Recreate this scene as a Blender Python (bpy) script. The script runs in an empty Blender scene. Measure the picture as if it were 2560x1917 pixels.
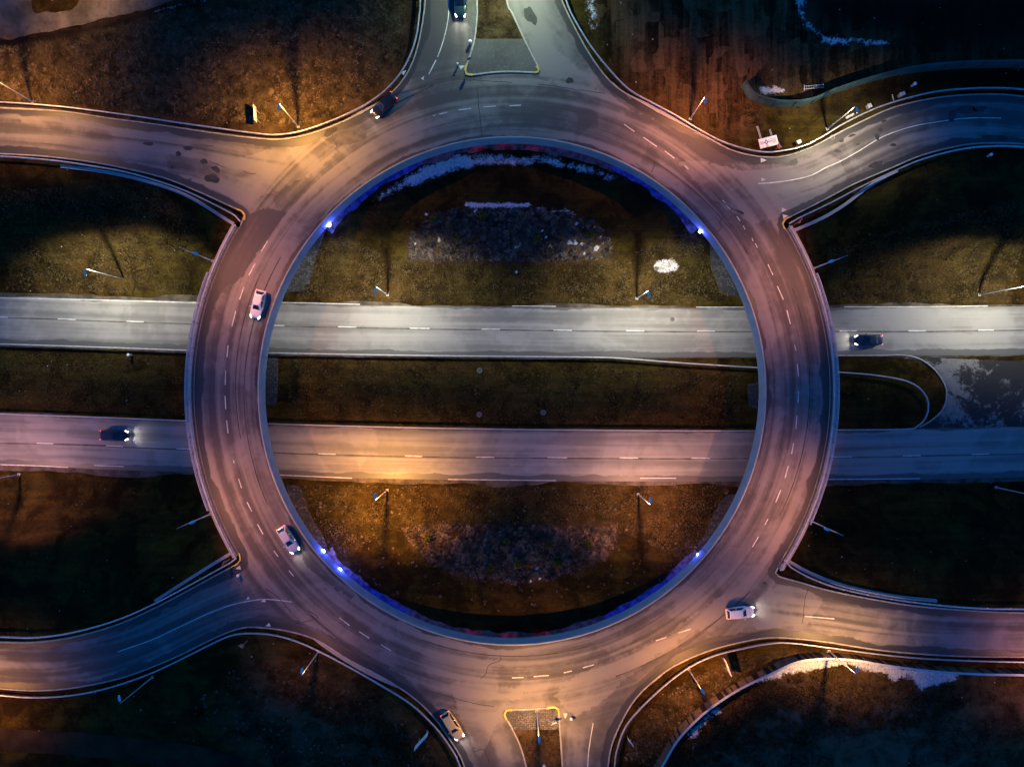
import bpy, bmesh, math, random
import numpy as np
from mathutils import Vector, Matrix
from mathutils.geometry import delaunay_2d_cdt
C = bpy.context.scene.collection
SC = bpy.context.scene
R = math.radians
random.seed(7); rng = np.random.default_rng(11)

# ------------------------------------------------------------------ camera, sky, exposure
CAMH = 118.0; FPX = 1770.0; ZU = 7.0            # camera height, focal length in photo pixels, upper road level
cam = bpy.data.objects.new('camera', bpy.data.cameras.new('camera')); C.objects.link(cam)
cam.location = (0, 0, CAMH); cam.rotation_euler = (0, 0, 0)
cam.data.sensor_width = 36; cam.data.sensor_fit = 'HORIZONTAL'; cam.data.lens = FPX / 2560 * 36
cam.data.clip_start = 1; cam.data.clip_end = 9000
SC.camera = cam
w = bpy.data.worlds.new('World'); SC.world = w; w.use_nodes = True
nt = w.node_tree; nt.nodes.clear()
sky = nt.nodes.new('ShaderNodeTexSky'); sky.sky_type = 'NISHITA'; sky.sun_disc = False
sky.sun_elevation = R(4); sky.sun_rotation = R(290); sky.ozone_density = 7.5; sky.air_density = 1; sky.dust_density = 0.3
bg = nt.nodes.new('ShaderNodeBackground'); bg.inputs[1].default_value = 0.105
wo = nt.nodes.new('ShaderNodeOutputWorld')
nt.links.new(sky.outputs[0], bg.inputs[0]); nt.links.new(bg.outputs[0], wo.inputs[0])
SC.view_settings.view_transform = 'Standard'; SC.view_settings.look = 'None'
SC.view_settings.exposure = 2; SC.view_settings.gamma = 1
SC.cycles.use_denoising = True
SC.cycles.max_bounces = 5; SC.cycles.diffuse_bounces = 3; SC.cycles.glossy_bounces = 2
SC.cycles.sample_clamp_indirect = 4

# ------------------------------------------------------------------ helpers
def P(px, py, z=0.0):
    k = (CAMH - z) / FPX
    return np.array([(px - 1280) * k, (958.5 - py) * k, z])
def T(c, r):                                   # a 640 px photo tile, shown 2.5875 times enlarged
    return (c * 640, (0, 640, 1277)[r])
def tp(c, r, pts):
    ox, oy = T(c, r)
    return [(ox + x / 2.5875, oy + y / 2.5875) for x, y in pts]
def smooth(pts, step):
    """Catmull-Rom through 2-D points, resampled at about step."""
    p = np.array(pts, float); q = np.vstack([2 * p[0] - p[1], p, 2 * p[-1] - p[-2]]); out = []
    for i in range(1, len(q) - 2):
        a, b, c, d = q[i - 1], q[i], q[i + 1], q[i + 2]
        n = max(1, int(np.linalg.norm(c - b) / step))
        for k in range(n):
            t = k / n
            out.append(0.5 * (2 * b + (c - a) * t + (2 * a - 5 * b + 4 * c - d) * t * t + (3 * b - a - 3 * c + d) * t ** 3))
    out.append(p[-1]); return np.array(out)
def path(px_pts, z, step=1.0):
    return smooth([P(x, y, z)[:2] for x, y in px_pts], step)
def sst(x, a, b):
    t = np.clip((x - a) / (b - a), 0, 1); return t * t * (3 - 2 * t)
def seg_dist(X, Y, poly, closed=True):
    d = np.full(X.shape, 1e9); n = len(poly)
    for i in range(n if closed else n - 1):
        a, b = poly[i], poly[(i + 1) % n]; e = b - a; L = max(e @ e, 1e-9)
        t = np.clip(((X - a[0]) * e[0] + (Y - a[1]) * e[1]) / L, 0, 1)
        d = np.minimum(d, (X - a[0] - t * e[0]) ** 2 + (Y - a[1] - t * e[1]) ** 2)
    return np.sqrt(d)
def inside(X, Y, poly):
    r = np.zeros(X.shape, bool); n = len(poly)
    for i in range(n):
        a, b = poly[i], poly[(i + 1) % n]
        if a[1] == b[1]: continue
        c = (a[1] > Y) != (b[1] > Y)
        r ^= c & (X < (b[0] - a[0]) * (Y - a[1]) / (b[1] - a[1]) + a[0])
    return r
def sdf(X, Y, poly):
    d = seg_dist(X, Y, poly); return np.where(inside(X, Y, poly), -d, d)
def mesh(name, v, f, mat=None, parent=None, shade=False, attrs=None):
    me = bpy.data.meshes.new(name)
    me.from_pydata([tuple(map(float, p)) for p in v], [], [tuple(map(int, q)) for q in f]); me.update()
    if attrs:
        for k, a in attrs.items():
            at = me.attributes.new(k, 'FLOAT', 'POINT'); at.data.foreach_set('value', np.asarray(a, np.float32))
    if shade: me.polygons.foreach_set('use_smooth', [True] * len(me.polygons))
    o = bpy.data.objects.new(name, me); C.objects.link(o)
    if mat: me.materials.append(mat)
    if parent: o.parent = parent
    return o
def bmobj(name, bm, mat, parent=None, shade=False):
    me = bpy.data.meshes.new(name); bmesh.ops.recalc_face_normals(bm, faces=bm.faces); bm.to_mesh(me); bm.free()
    if shade: me.polygons.foreach_set('use_smooth', [True] * len(me.polygons))
    o = bpy.data.objects.new(name, me); C.objects.link(o); me.materials.append(mat)
    if parent: o.parent = parent
    return o
def empty(name, loc, rz=0):
    o = bpy.data.objects.new(name, None); C.objects.link(o); o.location = tuple(map(float, loc)); o.rotation_euler.z = rz
    o.empty_display_size = .3; return o
def tag(o, label=None, cat=None, group=None, kind=None):
    for k, v in (('label', label), ('category', cat), ('group', group), ('kind', kind)):
        if v: o[k] = v
    return o
def copy_tree(o, parent=None):
    c = o.copy(); C.objects.link(c); c.parent = parent
    for ch in list(o.children): copy_tree(ch, c)
    return c
def box(bm, c, s, rz=0, bev=0):
    r = bmesh.ops.create_cube(bm, size=1, matrix=Matrix.Translation(c) @ Matrix.Rotation(rz, 4, 'Z') @ Matrix.Diagonal((*s, 1)))
    if bev:
        es = list({e for v in r['verts'] for e in v.link_edges})
        bmesh.ops.bevel(bm, geom=es, offset=bev, segments=2, affect='EDGES', profile=.5)
def tube(bm, a, b, r1, r2=None, n=8):
    a, b = Vector(a), Vector(b); d = b - a; r2 = r1 if r2 is None else r2
    q = d.to_track_quat('Z', 'Y').to_matrix().to_4x4()
    bmesh.ops.create_cone(bm, cap_ends=True, segments=n, radius1=r1, radius2=r2, depth=d.length, matrix=Matrix.Translation((a + b) / 2) @ q)
def sweep(name, pts, prof, mat, parent=None, closed=False, zs=0.0, ends=True):
    """Sweep a closed profile [(side, up)] along a 2-D path; side is to the left of the path."""
    p = np.array(pts, float); n = len(p); m = len(prof)
    if closed: t = np.roll(p, -1, 0) - np.roll(p, 1, 0)
    else:
        t = np.gradient(p, axis=0)
    t /= np.linalg.norm(t, axis=1)[:, None] + 1e-12
    nr = np.stack([-t[:, 1], t[:, 0]], 1)
    z = np.broadcast_to(np.asarray(zs, float), (n,))
    v = []
    for i in range(n):
        for s, u in prof: v.append((p[i, 0] + nr[i, 0] * s, p[i, 1] + nr[i, 1] * s, z[i] + u))
    f = []
    for i in range(n if closed else n - 1):
        j = (i + 1) % n
        for k in range(m): f.append((i * m + k, i * m + (k + 1) % m, j * m + (k + 1) % m, j * m + k))
    if not closed and ends: f += [tuple(range(m)), tuple(range((n - 1) * m, n * m))[::-1]]
    o = mesh(name, v, f, mat, parent)
    bm = bmesh.new(); bm.from_mesh(o.data); bmesh.ops.recalc_face_normals(bm, faces=bm.faces); bm.to_mesh(o.data); bm.free()
    return o
def along(pts, step, off=0.0):
    """Points with tangent angle every step metres."""
    p = np.array(pts); L = np.r_[0, np.cumsum(np.linalg.norm(np.diff(p, axis=0), axis=1))]; out = []
    for s in np.arange(off, L[-1], step):
        i = min(np.searchsorted(L, s, 'right') - 1, len(p) - 2); t = (s - L[i]) / max(L[i + 1] - L[i], 1e-9)
        q = p[i] * (1 - t) + p[i + 1] * t; d = p[i + 1] - p[i]; out.append((q[0], q[1], math.atan2(d[1], d[0])))
    return out

# ------------------------------------------------------------------ materials
def newmat(name):
    m = bpy.data.materials.new(name); m.use_nodes = True; t = m.node_tree
    return m, t, t.nodes['Principled BSDF']
def N(t, kind, **kw):
    n = t.nodes.new(kind)
    for k, v in kw.items(): setattr(n, k, v)
    return n
def put(t, sock, val):
    if hasattr(val, 'is_output'): t.links.new(val, sock)
    else: sock.default_value = val
def math_(t, op, a, b=0.0, c=0.0, clamp=False):
    n = N(t, 'ShaderNodeMath', operation=op, use_clamp=clamp); put(t, n.inputs[0], a); put(t, n.inputs[1], b)
    if op == 'MULTIPLY_ADD': put(t, n.inputs[2], c)
    return n.outputs[0]
def mixc(t, f, a, b, mode='MIX'):
    n = N(t, 'ShaderNodeMix', data_type='RGBA', blend_type=mode); put(t, n.inputs[0], f)
    put(t, n.inputs[6], (*a, 1) if isinstance(a, tuple) else a); put(t, n.inputs[7], (*b, 1) if isinstance(b, tuple) else b); return n.outputs[2]
def ramp(t, f, a, b):
    n = N(t, 'ShaderNodeMapRange', interpolation_type='SMOOTHSTEP'); put(t, n.inputs[0], f); n.inputs[1].default_value = a; n.inputs[2].default_value = b; return n.outputs[0]
def noise(t, vec, scale, detail=3, rough=.55, dist=0.0):
    n = N(t, 'ShaderNodeTexNoise'); n.inputs['Scale'].default_value = scale; n.inputs['Detail'].default_value = detail
    n.inputs['Roughness'].default_value = rough; n.inputs['Distortion'].default_value = dist
    t.links.new(vec, n.inputs['Vector']); return n.outputs[0]
def attr(t, name):
    return N(t, 'ShaderNodeAttribute', attribute_name=name).outputs['Fac']
def vec3(t, x, y, z=0.0):
    n = N(t, 'ShaderNodeCombineXYZ'); put(t, n.inputs[0], x); put(t, n.inputs[1], y); put(t, n.inputs[2], z); return n.outputs[0]
def objco(t): return N(t, 'ShaderNodeTexCoord').outputs['Object']
def geopos(t): return N(t, 'ShaderNodeNewGeometry').outputs['Position']
def bump(t, b, h, strength, dist=.05):
    n = N(t, 'ShaderNodeBump'); n.inputs['Strength'].default_value = strength; n.inputs['Distance'].default_value = dist
    t.links.new(h, n.inputs['Height']); t.links.new(n.outputs[0], b.inputs['Normal'])
def plain(name, col, rough=.6, metal=0.0, var=.25, scale=3.0, dirt=None, bmp=0.0):
    m, t, b = newmat(name); co = geopos(t)
    n1 = noise(t, co, scale, 4); n2 = noise(t, co, scale * 9, 3)
    lo = tuple(c * (1 - var) for c in col); hi = tuple(min(1, c * (1 + var)) for c in col)
    c = mixc(t, ramp(t, n1, .3, .7), lo, hi)
    if dirt: c = mixc(t, math_(t, 'MULTIPLY', ramp(t, n2, .5, .75), .6), c, dirt)
    t.links.new(c, b.inputs['Base Color']); b.inputs['Metallic'].default_value = metal
    b.inputs['Specular IOR Level'].default_value = .12 if rough > .84 else .4
    put(t, b.inputs['Roughness'], math_(t, 'ADD', math_(t, 'MULTIPLY', n2, .2), rough - .1))
    if bmp: bump(t, b, n2, bmp, .03)
    return m
def emit(name, col, s):
    m, t, b = newmat(name); b.inputs['Base Color'].default_value = (.6, .6, .6, 1)
    b.inputs['Emission Color'].default_value = (*col, 1); b.inputs['Emission Strength'].default_value = s; return m

M = {}
M['steel'] = plain('galvanised_steel', (.55, .56, .58), .45, .35, .15, 2, (.32, .31, .30))
M['steel_dark'] = plain('grey_post_steel', (.25, .25, .26), .55, .3, .2, 2)
M['concrete'] = plain('grey_concrete', (.34, .335, .32), .85, 0, .15, .6, (.2, .19, .175), .15)
M['concrete_pale'] = plain('pale_concrete', (.36, .37, .37), .85, 0, .10, .5, (.26, .26, .25), .1)
M['rail_shade'] = plain('painted_rail_shade', (.05, .05, .055), .6, 0, .2, 2)  # near-black colour standing in for the shade of the guard beam
M['kerbstone'] = plain('granite_kerb', (.36, .35, .33), .85, 0, .2, 1.5, (.16, .15, .13), .1)
M['yellow'] = plain('yellow_kerb_paint', (.62, .46, .07), .6, 0, .2, 2, (.30, .22, .06))
M['white'] = plain('road_paint', (.62, .62, .60), .7, 0, .22, 1.2, (.16, .15, .145))
M['lampgrey'] = plain('lamp_paint', (.70, .71, .72), .5, .0, .08, 2)
M['pole'] = plain('pole_steel', (.52, .53, .55), .45, .25, .12, 2)
M['wood'] = plain('weathered_wood', (.15, .095, .065), .85, 0, .35, 2.5, (.08, .06, .045))
M['board_dark'] = plain('dark_board', (.018, .012, .011), .9, 0, .3, 3)
M['teal'] = plain('painted_boards', (.045, .085, .085), .85, 0, .2, .5, (.03, .045, .042))
M['signwhite'] = plain('sign_white', (.80, .80, .80), .5, 0, .04, 2)
M['signblue'] = plain('sign_navy', (.012, .022, .10), .5, 0, .1, 2)
M['signyellow'] = plain('sign_yellow', (.80, .42, .03), .5, 0, .1, 2)
M['signred'] = plain('sign_red', (.62, .05, .02), .5, 0, .1, 2)
M['signorange'] = plain('sign_orange', (.75, .22, .02), .5, 0, .1, 2)
M['plastic'] = plain('pale_plastic', (.42, .42, .41), .5, 0, .1, 2)
M['rubber'] = plain('tyre_rubber', (.02, .02, .02), .9, 0, .2, 5)
M['rim'] = plain('wheel_alloy', (.5, .5, .5), .35, .8, .1, 4)
M['tar'] = plain('tar_patch', (.035, .034, .036), .7, 0, .35, .9, (.08, .075, .07), .1)
M['frame'] = plain('cover_frame', (.16, .16, .17), .8, 0, .2, 3)
M['joint'] = plain('sealed_joint', (.10, .097, .092), .85, 0, .5, .35, (.17, .165, .158))
M['bed'] = plain('bush_twigs', (.155, .128, .108), .9, 0, .55, .45)
M['scrub'] = plain('brown_scrub', (.080, .048, .018), .9, 0, .5, .4)
M['bed_green'] = plain('bush_green', (.075, .085, .012), .85, 0, .3, .8)
M['stone'] = plain('pale_stone', (.40, .39, .38), .9, 0, .3, 1)
M['iron'] = plain('cast_iron', (.10, .09, .085), .6, .3, .3, 4)
M['lens'] = emit('lamp_lens', (1, .8, .5), 8)
M['lens_off'] = plain('lamp_glass', (.3, .3, .3), .3, 0, .1, 2)
M['head'] = emit('headlight_glow', (1, .93, .80), 4)
M['tail'] = emit('taillight_glow', (1, .02, .01), 1.0)
M['led_blue'] = emit('led_blue', (.008, .008, 1), 4.2)
M['led_violet'] = emit('led_violet', (.30, .10, .9), .55)
M['led_red'] = emit('led_red', (1, .0, .10), 1.0)
M['led_spot'] = emit('led_point', (.22, .25, 1), 30)

def asphalt(name, dusty, dark, gut=.8, ga=2.2):
    m, t, b = newmat(name)
    def streak(a, l, seed):
        A = attr(t, a); sp = N(t, 'ShaderNodeSeparateXYZ'); t.links.new(geopos(t), sp.inputs[0])
        v1 = vec3(t, math_(t, 'MULTIPLY_ADD', A, .75, seed * 7), math_(t, 'MULTIPLY', sp.outputs[0], .022), math_(t, 'MULTIPLY', sp.outputs[1], .022))
        v2 = vec3(t, math_(t, 'MULTIPLY_ADD', A, 2.4, seed * 9), math_(t, 'MULTIPLY', sp.outputs[0], .06), math_(t, 'MULTIPLY', sp.outputs[1], .06))
        v3 = vec3(t, math_(t, 'MULTIPLY_ADD', A, 5.0, seed * 11), math_(t, 'MULTIPLY', sp.outputs[0], .25), math_(t, 'MULTIPLY', sp.outputs[1], .25))
        s = math_(t, 'ADD', math_(t, 'MULTIPLY', noise(t, v1, 1, 2, .5, .35), .80), math_(t, 'MULTIPLY', noise(t, v2, 1, 2, .5, .6), .15))
        return math_(t, 'ADD', s, math_(t, 'MULTIPLY', noise(t, v3, 1, 3), .05))
    s1, s2 = streak('across', 'along', 1.3), streak('across2', 'along2', 7.7)
    mx = N(t, 'ShaderNodeMix'); put(t, mx.inputs[0], attr(t, 'mixw')); put(t, mx.inputs[2], s1); put(t, mx.inputs[3], s2)
    pos = geopos(t)
    blot = noise(t, pos, .09, 4, .6, .6); mid = noise(t, pos, .55, 5, .65, .8); fine = noise(t, pos, 9, 3, .7)
    s = math_(t, 'ADD', mx.outputs[0], math_(t, 'MULTIPLY', math_(t, 'SUBTRACT', ramp(t, blot, .44, .56), .5), .11))
    s = math_(t, 'ADD', s, math_(t, 'MULTIPLY', math_(t, 'SUBTRACT', mid, .5), .20))
    rag = math_(t, 'MULTIPLY', math_(t, 'SUBTRACT', math_(t, 'ADD', math_(t, 'MULTIPLY', mid, .7), math_(t, 'MULTIPLY', noise(t, pos, 2.2, 4, .7), .3)), .5), 1.3)
    s = math_(t, 'ADD', s, math_(t, 'MULTIPLY', ramp(t, math_(t, 'ADD', attr(t, 'dust'), rag), .46, .58), .11))
    s = math_(t, 'SUBTRACT', s, math_(t, 'MULTIPLY', ramp(t, math_(t, 'ADD', attr(t, 'damp'), rag), .46, .58), .20))
    f = ramp(t, s, .34, .66)
    col = mixc(t, f, dark, dusty)
    # wet or oily flecks and grit
    fl = ramp(t, math_(t, 'ADD', math_(t, 'MULTIPLY', noise(t, pos, 1.3, 6, .72, 1.2), .8), math_(t, 'MULTIPLY', s, .25)), .40, .33)
    col = mixc(t, math_(t, 'MULTIPLY', fl, .55), col, tuple(c * .6 for c in dark))
    col = mixc(t, math_(t, 'MULTIPLY', math_(t, 'ABSOLUTE', math_(t, 'SUBTRACT', fine, .5)), .55), col, tuple(c * .45 for c in dark))
    e = math_(t, 'ADD', attr(t, 'edge'), math_(t, 'MULTIPLY', math_(t, 'SUBTRACT', noise(t, pos, .13, 5, .6, .5), .5), ga * gut))
    g = ramp(t, e, gut * 1.06, gut * .86)
    col = mixc(t, math_(t, 'MULTIPLY', g, .88), col, tuple(c * .48 for c in dark))
    t.links.new(col, b.inputs['Base Color'])
    put(t, b.inputs['Roughness'], math_(t, 'SUBTRACT', .88, math_(t, 'MULTIPLY', g, .36)))
    bump(t, b, fine, .25, .02)
    return m
M['ring_asphalt'] = asphalt('worn_ring_asphalt', (.225, .205, .195), (.078, .071, .070), 1.15, 2.4)
M['way_asphalt'] = asphalt('salted_motorway_asphalt', (.285, .278, .265), (.165, .160, .152), 1.0, 2.0)

def ground_mat():
    m, t, b = newmat('winter_ground'); p = geopos(t)
    n0 = noise(t, p, .05, 3, .5); n1 = noise(t, p, .22, 5, .62, .6); n2 = noise(t, p, 1.1, 6, .68, 1.0); n3 = noise(t, p, 4.5, 4, .7, .5)
    g = math_(t, 'ADD', math_(t, 'MULTIPLY', n1, .40), math_(t, 'ADD', math_(t, 'MULTIPLY', n2, .40), math_(t, 'MULTIPLY', n3, .20)))
    olive = mixc(t, ramp(t, g, .32, .66), (.012, .008, .002), (.080, .058, .011))
    brown = mixc(t, ramp(t, g, .32, .66), (.012, .007, .002), (.086, .047, .012))
    col = mixc(t, ramp(t, n0, .40, .60), olive, brown)
    col = mixc(t, math_(t, 'MULTIPLY', ramp(t, n1, .56, .40), .55), col, (.012, .007, .003))
    # mown strips across the slopes
    sx = N(t, 'ShaderNodeMapping'); sx.inputs['Scale'].default_value = (.05, .9, 1); t.links.new(p, sx.inputs[0])
    st = noise(t, sx.outputs[0], 1, 3, .6, .3)
    col = mixc(t, math_(t, 'MULTIPLY', ramp(t, st, .56, .42), .40), col, (.014, .011, .006))
    heath = mixc(t, ramp(t, g, .36, .64), (.012, .008, .005), (.150, .096, .058))
    heath = mixc(t, math_(t, 'MULTIPLY', ramp(t, n1, .50, .66), .5), heath, (.17, .125, .085))
    col = mixc(t, attr(t, 'heath'), col, heath)
    # ploughed field, furrows and clods
    fx = N(t, 'ShaderNodeMapping'); fx.inputs['Rotation'].default_value = (0, 0, R(-4)); fx.inputs['Scale'].default_value = (.85, .045, 1); t.links.new(p, fx.inputs[0])
    fur = noise(t, fx.outputs[0], 1, 6, .7, .1)
    br = N(t, 'ShaderNodeTexVoronoi', distance='CHEBYCHEV'); br.inputs['Scale'].default_value = 1
    fy = N(t, 'ShaderNodeMapping'); fy.inputs['Rotation'].default_value = (0, 0, R(-4)); fy.inputs['Scale'].default_value = (.50, .26, 1); t.links.new(p, fy.inputs[0]); t.links.new(fy.outputs[0], br.inputs['Vector'])
    cells = N(t, 'ShaderNodeSeparateColor'); t.links.new(br.outputs['Color'], cells.inputs[0])
    fv = math_(t, 'ADD', math_(t, 'MULTIPLY', fur, .78), math_(t, 'MULTIPLY', cells.outputs[0], .22))
    field = mixc(t, ramp(t, math_(t, 'ADD', math_(t, 'MULTIPLY', fv, .70), math_(t, 'MULTIPLY', n2, .30)), .36, .66), (.015, .010, .005), (.140, .085, .038))
    col = mixc(t, attr(t, 'field'), col, field)
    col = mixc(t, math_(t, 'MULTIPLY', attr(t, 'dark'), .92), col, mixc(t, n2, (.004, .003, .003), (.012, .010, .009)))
    sn = math_(t, 'ADD', attr(t, 'snow'), math_(t, 'ADD', math_(t, 'MULTIPLY', math_(t, 'SUBTRACT', n1, .5), .80), math_(t, 'ADD', math_(t, 'MULTIPLY', math_(t, 'SUBTRACT', n2, .5), .85), math_(t, 'MULTIPLY', math_(t, 'SUBTRACT', n3, .5), .40))))
    sm = ramp(t, sn, .46, .70)
    col = mixc(t, sm, col, mixc(t, ramp(t, n3, .35, .65), (.42, .42, .43), (.82, .83, .84)))
    t.links.new(col, b.inputs['Base Color']); b.inputs['Roughness'].default_value = .95; b.inputs['Specular IOR Level'].default_value = .02
    bump(t, b, math_(t, 'ADD', n2, math_(t, 'MULTIPLY', n3, .6)), .9, .35)
    return m
M['ground'] = ground_mat()

def cobble(name, lo, hi, sc):
    m, t, b = newmat(name); p = geopos(t)
    v = N(t, 'ShaderNodeTexVoronoi', distance='CHEBYCHEV'); v.inputs['Scale'].default_value = sc; v.inputs['Randomness'].default_value = .55; t.links.new(p, v.inputs['Vector'])
    s = N(t, 'ShaderNodeSeparateColor'); t.links.new(v.outputs['Color'], s.inputs[0])
    c = mixc(t, s.outputs[0], lo, hi); j = ramp(t, v.outputs['Distance'], .30, .46)
    c = mixc(t, math_(t, 'MULTIPLY', j, .8), c, tuple(q * .4 for q in lo))
    c = mixc(t, math_(t, 'MULTIPLY', ramp(t, noise(t, p, .5, 5), .45, .65), .6), c, tuple(q * .5 for q in lo))
    t.links.new(c, b.inputs['Base Color']); b.inputs['Roughness'].default_value = .9; bump(t, b, v.outputs['Distance'], .6, .06); return m
M['cobble'] = cobble('stone_slope_paving', (.035, .035, .038), (.085, .085, .09), 2.6)
M['setts'] = cobble('island_setts', (.08, .078, .076), (.17, .165, .16), 3.4)
M['slabs'] = plain('island_paving', (.105, .103, .100), .9, 0, .15, .25, (.17, .165, .16), .1)
M['gravel'] = plain('track_gravel', (.135, .108, .085), .95, 0, .55, .16, (.04, .032, .026), .5)
M['mud'] = plain('muddy_track', (.034, .020, .009), .9, 0, .6, .2, (.02, .015, .012), .5)
def pan_mat():
    m, t, b = newmat('salted_hardstanding'); p = geopos(t)
    n1 = noise(t, p, .11, 7, .68, 1.0); n2 = noise(t, p, 1.5, 5, .7)
    f = ramp(t, math_(t, 'ADD', math_(t, 'MULTIPLY', n1, .75), math_(t, 'MULTIPLY', n2, .25)), .50, .57)
    c = mixc(t, f, (.018, .0175, .0175), mixc(t, n2, (.07, .069, .068), (.24, .237, .232)))
    t.links.new(c, b.inputs['Base Color']); b.inputs['Roughness'].default_value = .9; return m
M['pan'] = pan_mat()
def car_paint(name, col, metal=.0, rough=.28):
    m, t, b = newmat(name); n = noise(t, objco(t), 1.2, 3)
    t.links.new(mixc(t, n, tuple(c * .9 for c in col), tuple(min(1, c * 1.06) for c in col)), b.inputs['Base Color'])
    b.inputs['Metallic'].default_value = metal; b.inputs['Roughness'].default_value = rough
    b.inputs['Coat Weight'].default_value = .5; b.inputs['Coat Roughness'].default_value = .08; return m
M['glass'] = car_paint('car_glass', (.010, .012, .016), 0, .08)

# ------------------------------------------------------------------ road edges traced once, put at the height of the road
CX, CY = P(1280, 977, ZU)[:2]; KU = (CAMH - ZU) / FPX
R_IN, R_KERB, R_OUT, R_DASH = 636 * KU, 794 * KU, 810 * KU, 716 * KU
def arc(r, a0, a1, n=60):
    a = np.radians(np.linspace(a0, a1, n)); return np.stack([CX + r * np.cos(a), CY + r * np.sin(a)], 1)
K_NW = [(-400, 262), (-150, 266), (0, 270), (155, 279), (271, 296), (386, 311), (541, 334), (640, 346), (700, 349), (765, 338), (840, 312), (918, 275), (982, 230), (1023, 175), (1046, 110), (1058, 45), (1063, 0), (1068, -120), (1070, -420)]
K_NE = [(1330, -420), (1360, -120), (1404, 0), (1433, 62), (1470, 130), (1508, 185), (1545, 222), (1601, 255), (1655, 286), (1724, 321), (1786, 354), (1821, 373), (1867, 387), (1920, 394), (1966, 390), (2028, 369), (2094, 334), (2167, 298), (2229, 271), (2306, 251), (2384, 240), (2480, 236), (2560, 242), (2720, 262), (2980, 300)]
K_E1 = [(2980, 415), (2720, 378), (2560, 361), (2480, 358), (2403, 364), (2306, 388), (2229, 420), (2136, 460), (2060, 500), (1978, 541), (1963, 549), (1957, 560), (1961, 573)]
K_E2 = [(1966, 1378), (1944, 1420), (1938, 1431), (1948, 1441), (1997, 1454), (2075, 1476), (2191, 1499), (2306, 1516), (2461, 1528), (2560, 1531), (2720, 1534), (2980, 1538)]
K_SE = [(2980, 1646), (2720, 1643), (2560, 1641), (2422, 1640), (2306, 1634), (2191, 1623), (2075, 1605), (1997, 1596), (1920, 1593), (1840, 1607), (1763, 1629), (1686, 1663), (1628, 1706), (1589, 1745), (1558, 1795), (1531, 1857), (1520, 1917), (1512, 2040), (1505, 2300)]
K_SW = [(1235, 2300), (1190, 2040), (1162, 1917), (1131, 1857), (1084, 1791), (1026, 1737), (949, 1688), (872, 1648), (795, 1600), (717, 1576), (640, 1567), (600, 1570), (541, 1592), (425, 1648), (309, 1692), (193, 1717), (97, 1725), (0, 1720), (-150, 1706), (-400, 1676)]
K_W1 = [(-400, 1590), (-150, 1602), (0, 1604), (77, 1605), (155, 1597), (232, 1580), (309, 1555), (386, 1520), (464, 1479), (541, 1437), (588, 1412), (600, 1402), (600, 1388)]
K_W2 = [(602, 563), (611, 540), (604, 528), (572, 514), (502, 482), (425, 450), (348, 429), (232, 406), (116, 392), (0, 385), (-150, 379), (-400, 374)]
kp = {k: path(v, ZU, 1.2) for k, v in dict(NW=K_NW, NE=K_NE, E1=K_E1, E2=K_E2, SE=K_SE, SW=K_SW, W1=K_W1, W2=K_W2).items()}
def ang(p): return math.degrees(math.atan2(p[1] - CY, p[0] - CX))
arcE = arc(R_KERB, ang(kp['E1'][-1]) - .6, ang(kp['E2'][0]) + .6, 70)
aw0, aw1 = ang(kp['W1'][-1]) % 360, ang(kp['W2'][0]) % 360
arcW = arc(R_KERB, aw0 - .6, aw1 + .6, 70)
OUT = np.vstack([kp['NW'], kp['NE'], kp['E1'], arcE, kp['E2'], kp['SE'], kp['SW'], kp['W1'], arcW, kp['W2']])
# guardrails and wing walls
G = {
 'NW': [(-200, 246)] + tp(0, 0, [(0, 660), (400, 690), (830, 745), (1200, 800), (1656, 862)]) + tp(1, 0, [(150, 870), (300, 845), (500, 775), (700, 680), (850, 570), (960, 430), (1030, 260), (1055, 100), (1062, 0)]) + [(1053, -150)],
 'NE': [(1372, -150)] + tp(2, 0, [(350, 0), (420, 150), (520, 310), (640, 460), (760, 580), (900, 660), (1050, 740), (1200, 830), (1350, 910), (1500, 960), (1650, 984)]) + tp(3, 0, [(120, 970), (230, 945), (350, 885), (500, 795), (700, 700), (900, 635), (1100, 590), (1300, 572), (1450, 568), (1656, 578)]) + [(2760, 250)],
 'E1': [(2760, 385)] + tp(3, 0, [(1656, 950), (1450, 945), (1250, 965), (1000, 1030), (800, 1115), (600, 1210), (400, 1315), (200, 1410), (140, 1445)]),
 'E2': tp(3, 2, [(107, 318), (150, 365), (300, 445), (500, 510), (800, 570), (1100, 610), (1400, 632), (1656, 635)]) + [(2760, 1525)],
 'SE': [(2760, 1658)] + tp(3, 2, [(1656, 978), (1300, 970), (1000, 955), (700, 925), (400, 885), (150, 855), (0, 860)]) + tp(2, 2, [(1450, 900), (1300, 940), (1150, 1010), (1000, 1120), (850, 1260), (740, 1390), (685, 1530), (665, 1656)]) + [(1530, 2060)],
 'SW': [(1190, 2060)] + tp(1, 2, [(1320, 1656), (1250, 1520), (1150, 1390), (1000, 1250), (800, 1125), (600, 1010), (400, 905), (250, 840), (120, 805), (0, 793)]) + tp(0, 2, [(1520, 800), (1400, 845), (1200, 945), (1000, 1040), (800, 1115), (600, 1170), (400, 1200), (200, 1207), (0, 1193)]) + [(-200, 1722)],
 'W1': [(-200, 1590)] + tp(0, 2, [(0, 815), (200, 820), (400, 800), (600, 755), (800, 690), (1000, 600), (1200, 495), (1400, 385), (1490, 335), (1528, 305)]),
 'W2': tp(0, 0, [(1552, 1432), (1520, 1395), (1400, 1330), (1200, 1235), (1000, 1165), (800, 1110), (600, 1075), (400, 1045), (200, 1025), (0, 1012)]) + [(-200, 384)],
}
gp = {k: path(v, ZU + .7, 1.0) for k, v in G.items()}
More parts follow.
